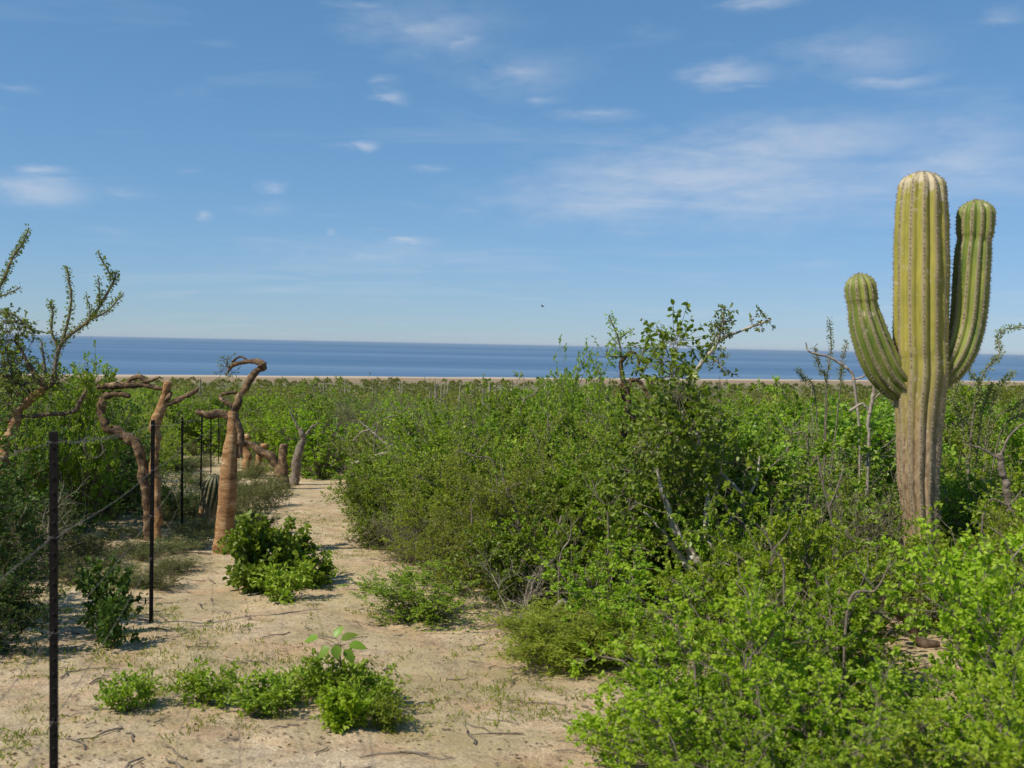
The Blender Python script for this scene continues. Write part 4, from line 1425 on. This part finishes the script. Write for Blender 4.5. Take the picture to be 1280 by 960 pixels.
put('sprig', 480, 5.05, 905, 'small_plant', 'dull dark plant in the shade of the vivid yellow-green one', None, .24, 'plant', minh=.15)
put('sprig', 425, 5.5, 822, 'small_plant', 'bushy green plant under the large-leaved seedling', None, .36, 'plant', minh=.2)
put('sprig', 468, 5.4, 842, 'small_plant', 'low green plant to the right of the large-leaved seedling', None, .34, 'plant', minh=.15)
HG = 'grassy herbs under the cut trees'
for px, Y, top, w in ((215, 10.9, 672, .6), (232, 11.6, 664, .6), (180, 10.6, 676, .5), (222, 10.1, 694, .5), (250, 11.9, 664, .4), (205, 9.9, 702, .4), (110, 10.6, 662, .7), (85, 10.2, 672, .7), (130, 10.0, 690, .5), (98, 9.2, 704, .5), (62, 9.6, 690, .6), (275, 14.2, 620, .5), (320, 16.0, 600, .6), (342, 16.4, 594, .6), (300, 15.0, 610, .5), (245, 12.8, 648, .5), (165, 10.9, 676, .5), (150, 9.3, 705, .4)):
    put('herb', px, Y, top, 'grassy_herb', 'tuft of fine grassy herb under the cut trees', HG, w, 'herb', minh=.12)
rg = np.random.default_rng(404)
for _ in range(26):
    px, Y = rg.uniform(205, 330), rg.uniform(12.5, 32)
    q_ = at(px, 560, Y)
    zz = gz(q_[0], q_[1])
    ty = to_pix((q_[0], q_[1], zz + rg.uniform(.18, .45)))[1]
    put('herb', px, Y, ty, 'grassy_herb', 'grassy tuft on the open strip along the receding fence posts', 'grassy tufts along the fence line', rg.uniform(.5, 1.3), 'herb', minh=.1)
for _ in range(16):
    px, py = rg.uniform(60, 400), rg.uniform(640, 745)
    q_ = on_ground(px, py)
    if abs(px - 285) < 55 and py > 655:
        continue
    ty = to_pix((q_[0], q_[1], q_[2] + rg.uniform(.07, .2)))[1]
    put('herb', px, q_[1], ty, 'grassy_herb', 'tuft of fine grassy herb under the cut trees', HG, rg.uniform(.22, .5), 'herb', minh=.06)
for px, py, Y, ln in ((470, 540, 14.5, 60), (560, 520, 14.0, 50), (620, 590, 9.6, 60), (680, 560, 10.4, 55), (520, 600, 11.8, 45), (760, 650, 8.0, 55), (930, 600, 8.4, 60), (1010, 560, 9.5, 55), (900, 520, 10.2, 50), (590, 650, 9.0, 45),
                      (700, 700, 7.8, 55), (1060, 760, 5.0, 80), (980, 720, 5.6, 70), (1240, 740, 5.0, 80), (440, 560, 16.0, 45), (850, 600, 8.6, 60), (1090, 690, 6.4, 60), (1230, 640, 7.0, 55), (650, 520, 12.4, 50)):
    a = rg.uniform(-1.1, 1.1)
    tx, ty = px + ln * math.sin(a), py - ln * math.cos(a)
    mx_, my_ = (px + tx) / 2 + rg.normal() * 6, (py + ty) / 2 + rg.normal() * 6
    b_ = rg.choice((-1, 1))
    stick('dead_branch', 'thin bare grey forked twig poking out of the green thicket', 'branch',
          [[(px, py, 2.0 * 8 / Y + .5), (mx_, my_, 1.6 * 8 / Y + .4), (tx, ty, .7 * 8 / Y + .2)], [(mx_, my_, 1.2 * 8 / Y + .3), (mx_ + b_ * ln * .25, my_ - ln * .3, .9 * 8 / Y + .2), (mx_ + b_ * ln * .32, my_ - ln * .5, .5 * 8 / Y + .2)], [((mx_ + tx) / 2, (my_ + ty) / 2, .9 * 8 / Y + .2), ((mx_ + tx) / 2 - b_ * ln * .2, (my_ + ty) / 2 - ln * .25, .5 * 8 / Y + .2)]],
          Y, M_TWIG, True, seed=int(px), rough=.06)['group'] = 'bare twigs poking out of the thicket'
LG = 'shrubs on the shaded side of the fence'
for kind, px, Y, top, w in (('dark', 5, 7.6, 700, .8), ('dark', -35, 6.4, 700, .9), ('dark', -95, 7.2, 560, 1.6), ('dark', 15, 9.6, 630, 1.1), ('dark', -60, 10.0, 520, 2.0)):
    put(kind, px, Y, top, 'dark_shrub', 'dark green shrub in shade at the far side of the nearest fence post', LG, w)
for kind, px, Y, top, w in (('dark', 125, 14.8, 530, 1.9), ('dark', 70, 13.4, 505, 2.1), ('dark', 30, 14.6, 485, 2.2), ('dark', 95, 16.5, 490, 2.2)):  # leaf colour carries the shade cast by the left-hand tree
    put(kind, px, Y, top, 'dark_shrub', 'tall green shrub with shade-darkened leaves behind the forked brown tree', 'tall dark shrubs behind the forked tree', w)
for px, Y, top, w in ((100, 12.6, 466, 1.2), (15, 12.0, 470, 1.4)):
    put('mid', px, Y, top, 'leafy_shrub', 'tall mid green shrub topping the sea line by the wand tree', 'leafy shrubs round the wand tree', w)
put('bare', 45, 9.6, 610, 'bare_shrub', 'tangle of bare grey twigs behind the nearest fence post', None, .9)
put('mid', 712, 15.5, 456, 'leafy_shrub', 'dense green bush standing above the thicket at the sea line', None, 1.3)

# seedling with large separate leaves
b0 = on_ground(428, 884)
sd = thing('large_leaved_seedling', 'upright seedling with a few large flat green leaves on the sand', 'plant', b0)
mb = MB()
Yb = b0[1]
limb(mb, *pxlimb([(428, 888, 4), (428, 850, 3.5), (425, 822, 3), (426, 806, 2.5)], Yb), n=6, rough=.03)
link('stem', mb.mesh('seedling_stem', M_TWIGB, True, origin=b0), sd)
for (px, py, dx, dz, L_, W_, dy) in ((398, 797, -.6, -.12, .085, .06, 0), (418, 797, .3, .5, .08, .05, .06), (412, 808, -.5, -.45, .085, .06, -.05), (426, 800, .6, .25, .10, .065, .03), (436, 806, .9, -.05, .10, .07, -.02), (430, 812, .55, -.5, .09, .06, -.06), (420, 806, .1, -.6, .08, .06, -.08), (404, 822, -.7, -.1, .075, .05, 0)):
    a = at(px, py, Yb + dy)
    st = at(425, 808 if py < 815 else 825, Yb)
    D = unit(np.array([dx, dy * 4, dz]))
    Nn = np.array([0, -.45, 1.0])
    Nn = unit(Nn - (Nn @ D) * D)
    Sd = np.cross(D, Nn)
    mb = MB()
    us = np.linspace(0, 1, 8)
    wd = np.sin(np.pi * us ** .75) ** .8 * W_ * .5
    mid = a + D[None] * (us * L_)[:, None] - Nn[None] * (us ** 2 * L_ * .18)[:, None]
    lft = mid + Sd * wd[:, None] + Nn * wd[:, None] * .25
    rgt = mid - Sd * wd[:, None] + Nn * wd[:, None] * .25
    vs = np.concatenate([lft, mid, rgt])
    i0 = np.arange(7)
    mb.add(vs, attr=np.full(len(vs), .12 + .2 * rng.uniform()), q=np.concatenate([np.stack([i0, i0 + 1, i0 + 9, i0 + 8], -1), np.stack([i0 + 8, i0 + 9, i0 + 17, i0 + 16], -1)]))
    lo = link('leaf', mb.mesh('large_leaf', M_BROAD, True, 'tone', b0), sd)
    mb = MB()
    tubes(mb, spline(np.array([st, (st + a) / 2 + np.array([0, 0, .01]), a]), 6), np.full(6, .0016), 4)
    link('leaf_stalk', mb.mesh('leaf_stalk', M_TWIGB, True, origin=b0), lo)

# ------------------------------------------------------------------ thicket filling the slope
def poly_in(px, py, poly):
    c = False
    j = len(poly) - 1
    for i in range(len(poly)):
        if (poly[i][1] > py) != (poly[j][1] > py) and px < (poly[j][0] - poly[i][0]) * (py - poly[i][1]) / (poly[j][1] - poly[i][1]) + poly[i][0]:
            c = not c
        j = i
    return c


clear_px = [(-150, 1100), (-60, 860), (40, 770), (80, 700), (105, 650), (180, 634), (290, 622), (335, 604), (440, 603), (440, 640), (436, 676), (515, 706), (510, 745), (575, 798), (670, 808), (735, 862), (775, 960), (785, 1100)]
CLEAR = [on_ground(min(max(a, -200), 1500), b)[:2] for a, b in clear_px]


def blocked(x, y, r):
    for a in np.linspace(0, 6.28, 9)[:-1]:
        if poly_in(x + r * math.cos(a), y + r * math.sin(a), CLEAR):
            return True
    return poly_in(x, y, CLEAR)


def top_limit(px, Y):
    if px > 830:
        t = np.interp(Y, [4, 6, 7.5, 9, 11, 13, 20, 30], [800, 680, 625, 560, 515, 492, 488, 497])
        return t
    if px > 430:
        return np.interp(Y, [7, 9, 11, 13, 16, 20, 30], [720, 590, 535, 505, 492, 486, 496])
    return np.interp(Y, [12, 15, 20], [560, 505, 480])


WHERE = {'r': 'in the thicket around and behind the tall cactus', 'c': 'in the middle of the thicket right of the path', 'l': 'behind the row of cut trees and the fence', 'f': 'on the far slope between the thicket and the plain'}
LOOK = {'bright': ('small_leaved_shrub', 'bright green small-leaved shrub'), 'mid': ('leafy_shrub', 'mid green leafy shrub'), 'broad': ('broad_leaved_shrub', 'shrub with broad drooping leaves'),
        'fine': ('fine_leaved_shrub', 'feathery yellow-green shrub'), 'grey': ('grey_twig_shrub', 'half-bare grey twiggy shrub'), 'bare': ('bare_shrub', 'tangle of nearly leafless pale twigs'), 'dark': ('dark_shrub', 'dark green shrub')}
count = 0
rf = np.random.default_rng(99)
for _ in range(26000):
    Y = 6.5 + 38 * rf.uniform() ** 1.15
    px = rf.uniform(-90, 1370)
    lim = (max(float(top_limit(px, Y)), 780.) if 775 < px < 945 and Y < 8.6 else float(top_limit(px, Y))) + abs(rf.normal()) * (26 if Y < 20 else 9)
    P = at(px, lim, Y)
    x, y = P[0], P[1]
    h = min(P[2] - gz(x, y), 2.5)
    if h < .55:
        continue
    if Y > 20:
        h *= rf.uniform(.75, 1.0)
    w = h * rf.uniform(.95, 1.35) if Y < 20 else h * rf.uniform(1.1, 1.7)
    # keep the view open to the trees and posts by the fence
    if px < 430 and Y < 15.5:
        continue
    if (1085 < px < 1225 and Y < 8.9 and lim < 672) or (1080 < px < 1250 and Y < 7.9):
        continue
    if px - w * .5 * FPX / Y < 298 and px + w * .5 * FPX / Y > 222 and Y < 31:
        continue
    if any((x - a) ** 2 + (y - b) ** 2 < (.62 * (c + w * .5)) ** 2 for a, b, c in placed):
        continue
    if blocked(x, y, w * .45):
        continue
    zone = 'f' if Y > 24 else 'l' if px < 430 else 'c' if px < 830 else 'r'
    kinds = {'f': ['mid', 'mid', 'fine', 'grey', 'bright', 'mid', 'grey'], 'l': ['mid', 'bright', 'mid', 'fine', 'grey'], 'c': ['mid', 'fine', 'bright', 'mid', 'broad', 'grey', 'bare'], 'r': ['bright', 'mid', 'bright', 'grey', 'broad', 'fine', 'bare']}[zone]
    kd = kinds[rf.integers(len(kinds))]
    nm, look = LOOK[kd]
    placed.append((x, y, w * .5))
    shrub(kd, x, y, h, w, nm, look + ' ' + WHERE[zone], 'shrub', 'shrubs ' + WHERE[zone])
    count += 1
print('THICKET', count)

# ------------------------------------------------------------------ far plain: scrub as one mass, cacti one by one
mb = MB()
nf = 0
pp = []
cell = {}
for _ in range(60000):
    u = rf.uniform()
    Y = 40 * (520 / 40.) ** u
    X = rf.uniform(-.62, .62) * Y
    q_ = Y - .383 * X * min(1, max(0, (Y - 30) / 170))
    if q_ > 525 or nf > 2600:
        continue
    sp = 1.5 + .014 * Y
    key = (int(math.log(Y) * 30), int(X / sp))
    if key in cell:
        continue
    cell[key] = 1
    pp.append((X, Y))
    nf += 1
pp = np.array(pp)
gzz = ground_z(pp[:, 0], pp[:, 1])
for (X, Y), z in zip(pp, gzz):
    h = rf.uniform(.9, 2.0) * (1 if Y < 250 else .8)
    w = h * rf.uniform(.7, 1.2)
    n = int(np.clip(16000 / Y, 50, 260))
    cs = 2.2 * Y / FPX + .045
    d = unit(rf.normal(size=(n, 3)))
    d[:, 2] = np.abs(d[:, 2])
    rr_ = rf.uniform(.35, 1, (n, 1)) ** .6 * (1 + .35 * (vnoise(d[:, 0] * 2 + X, d[:, 1] * 2 + Y, 3)[:, None] - .5))
    P = np.array([X, Y, z + .05]) + d * rr_ * np.array([w, w, h])
    leaves(mb, P, d + rf.normal(size=(n, 3)) * .6, cs * rf.uniform(.7, 1.5, n), cs * rf.uniform(.5, 1.0, n), .8, tone=rf.uniform(0, 1))
fo = link('far_scrub', mb.mesh('far_scrub', M_FAR, False, 'tone'), None, True)
fo['label'] = 'low green and grey scrub covering the coastal plain down to the beach'
fo['category'] = 'scrub'

M_FARC = cactus_mat('cactus_far', (.17, .165, .10), (.25, .23, .15), (-5, -4))
for px, Y, top in ((432, 95, 475), (466, 130, 474), (545, 80, 480), (556, 140, 476), (612, 75, 478), (619, 78, 482), (640, 150, 475), (575, 110, 480), (500, 170, 476), (405, 150, 474), (683, 160, 477), (655, 90, 481), (250, 140, 473), (905, 150, 478), (1015, 170, 478), (590, 230, 476)):
    P = at(px, top, Y)
    z = gz(P[0], P[1])
    h = P[2] - z
    if h < 1.0:
        continue
    b, s = None, None
    mb = MB()
    rr_ = .10 + .015 * rf.normal()
    limb(mb, np.array([[P[0], P[1], z - .1], [P[0], P[1], z + h * .5], [P[0] + rf.normal() * .05, P[1], z + h]]), [rr_, rr_ * 1.1, rr_ * .8], 10, rough=.04)
    for sg in ((-1, 1) if rf.uniform() > .5 else (1,)):
        a0 = h * rf.uniform(.3, .5)
        limb(mb, np.array([[P[0], P[1], z + a0], [P[0] + sg * .35, P[1], z + a0 + .12], [P[0] + sg * .45, P[1], z + a0 + .5], [P[0] + sg * .45, P[1], z + min(h * .95, a0 + 1.4)]]), [rr_ * .6, rr_ * .75, rr_ * .8, rr_ * .6], 8, rough=.04)
    base = np.array([P[0], P[1], z])
    o = link('far_cactus', mb.mesh('far_cactus', M_FARC, True, 'rib', base))
    o.location = base
    tag(o, 'tiny upright grey cactus far off on the coastal plain', 'cactus', 'far cacti on the coastal plain')

# ------------------------------------------------------------------ litter and sprouts on the sand
lt, sp_, tw_, pb = MB(), MB(), MB(), MB()
n = 22000
Y = 3.0 + 17 * rf.uniform(size=n) ** 1.3
X = rf.uniform(-.62, .40, n) * Y
dn = vnoise(X * 1.6, Y * 1.6, 11) * .6 + vnoise(X * 5, Y * 5, 12) * .4
kp = dn > rf.uniform(.35, .75, n)
X, Y = X[kp], Y[kp]
Z = ground_z(X, Y)
P = np.stack([X, Y, Z + .004], 1)
D = rf.normal(size=P.shape) * np.array([1, 1, .15])
sz = rf.uniform(.5, 1.3, len(P))
leaves(lt, P, D, .026 * sz, .012 * sz, .35, False, 1.0)
o = link('leaf_litter', lt.mesh('leaf_litter', M_DRY, False, 'tone'), None, True)
o['label'] = 'dry fallen leaves scattered over the pale sand'
o['category'] = 'litter'

n = 9000
Y = 3.0 + 14 * rf.uniform(size=n) ** 1.25
X = rf.uniform(-.62, .35, n) * Y
dn = vnoise(X * 1.1 + 30, Y * 1.1, 15) * .65 + vnoise(X * 4, Y * 4, 16) * .35
kp = dn > rf.uniform(.40, .72, n)
X, Y = X[kp], Y[kp]
Z = ground_z(X, Y)
for x, y, z in zip(X, Y, Z):
    m = int(rf.integers(5, 16))
    c = np.array([x, y, z])
    P = c + rf.normal(size=(m, 3)) * np.array([.03, .03, 0])
    D = rf.normal(size=(m, 3)) * .6 + np.array([0, 0, .8])
    s = rf.uniform(.5, 1.3, m)
    leaves(sp_, P, D, .032 * s, .007 * s, .8, False, .3)
o = link('sprouting_grass', sp_.mesh('sprouting_grass', M_FINE, False, 'tone'), None, True)
o['label'] = 'sparse short green sprouts growing in patches across the sand'
o['category'] = 'grass'

n = 800
Y = 3.0 + 15 * rf.uniform(size=n) ** 1.2
X = rf.uniform(-.62, .40, n) * Y
a = rf.uniform(0, 6.28, n)
ln = rf.uniform(.05, .32, n)
t5 = np.linspace(-.5, .5, 5)
PX = X[:, None] + np.cos(a)[:, None] * t5 * ln[:, None] + rf.normal(size=(n, 5)) * .01
PY = Y[:, None] + np.sin(a)[:, None] * t5 * ln[:, None] + rf.normal(size=(n, 5)) * .01
PZ = ground_z(PX.ravel(), PY.ravel()).reshape(n, 5) + .005 + np.abs(rf.normal(size=(n, 5))) * .006
tubes(tw_, np.stack([PX, PY, PZ], -1), np.full((n, 5), 1.) * rf.uniform(.0018, .006, (n, 1)) * np.array([1, .95, .85, .7, .45]), 5)
o = link('twig_litter', tw_.mesh('twig_litter', M_TWIG, True), None, True)
o['label'] = 'broken grey twigs lying about on the sand'
o['category'] = 'litter'

# ------------------------------------------------------------------ bird far out over the plain
c = at(678, 383, 110)
mb = MB()
limb(mb, np.array([[-.16, 0, 0], [-.08, 0, 0], [.04, 0, .01], [.13, 0, .02], [.19, 0, .02]]), [.015, .045, .055, .035, .01], 8, rough=0)
for s in (-1, 1):
    vs = np.array([[.07, 0, .03], [-.07, 0, .03], [-.06, s * .18, .10], [.08, s * .18, .11], [-.07, s * .40, .07], [.0, s * .42, .07], [.07, 0, .045], [-.07, 0, .045], [-.06, s * .18, .115], [.08, s * .18, .125]])
    mb.add(vs, q=[[0, 1, 2, 3], [3, 2, 4, 5], [6, 7, 8, 9], [9, 8, 4, 5], [0, 3, 9, 6], [1, 2, 8, 7]])
mb.add(np.array([[-.14, -.02, 0], [-.14, .02, 0], [-.27, .05, .0], [-.27, -.05, .0], [-.14, 0, .015]]), q=[[0, 1, 2, 3]], t=[[0, 4, 1], [1, 4, 2], [0, 3, 4]])
o = link('bird', mb.mesh('bird', M_BIRD, True))
o.location = c
o.rotation_euler = (.35, .1, .5)
tag(o, 'small dark bird flying in the blue sky over the sea', 'bird')

# ------------------------------------------------------------------ sea air
m, nt, nd, L = newmat('sea_haze')
pv = nd('ShaderNodeVolumePrincipled')
pv.inputs['Color'].default_value = (.80, .88, .96, 1)
pv.inputs['Density'].default_value = 2.6e-5
pv.inputs['Anisotropy'].default_value = 0.0
o = nd('ShaderNodeOutputMaterial')
L.new(pv.outputs[0], o.inputs['Volume'])
mb = MB()
X0, X1, Y0_, Y1, Z0, Z1 = -62000, 62000, -2000, 62000, -25.0, 40.0
vs = [(x, y, z) for x in (X0, X1) for y in (Y0_, Y1) for z in (Z0, Z1)]
mb.add(np.array(vs, float), q=[[0, 1, 3, 2], [4, 6, 7, 5], [0, 4, 5, 1], [2, 3, 7, 6], [0, 2, 6, 4], [1, 5, 7, 3]])
hz = link('haze', mb.mesh('haze', m), None, True)
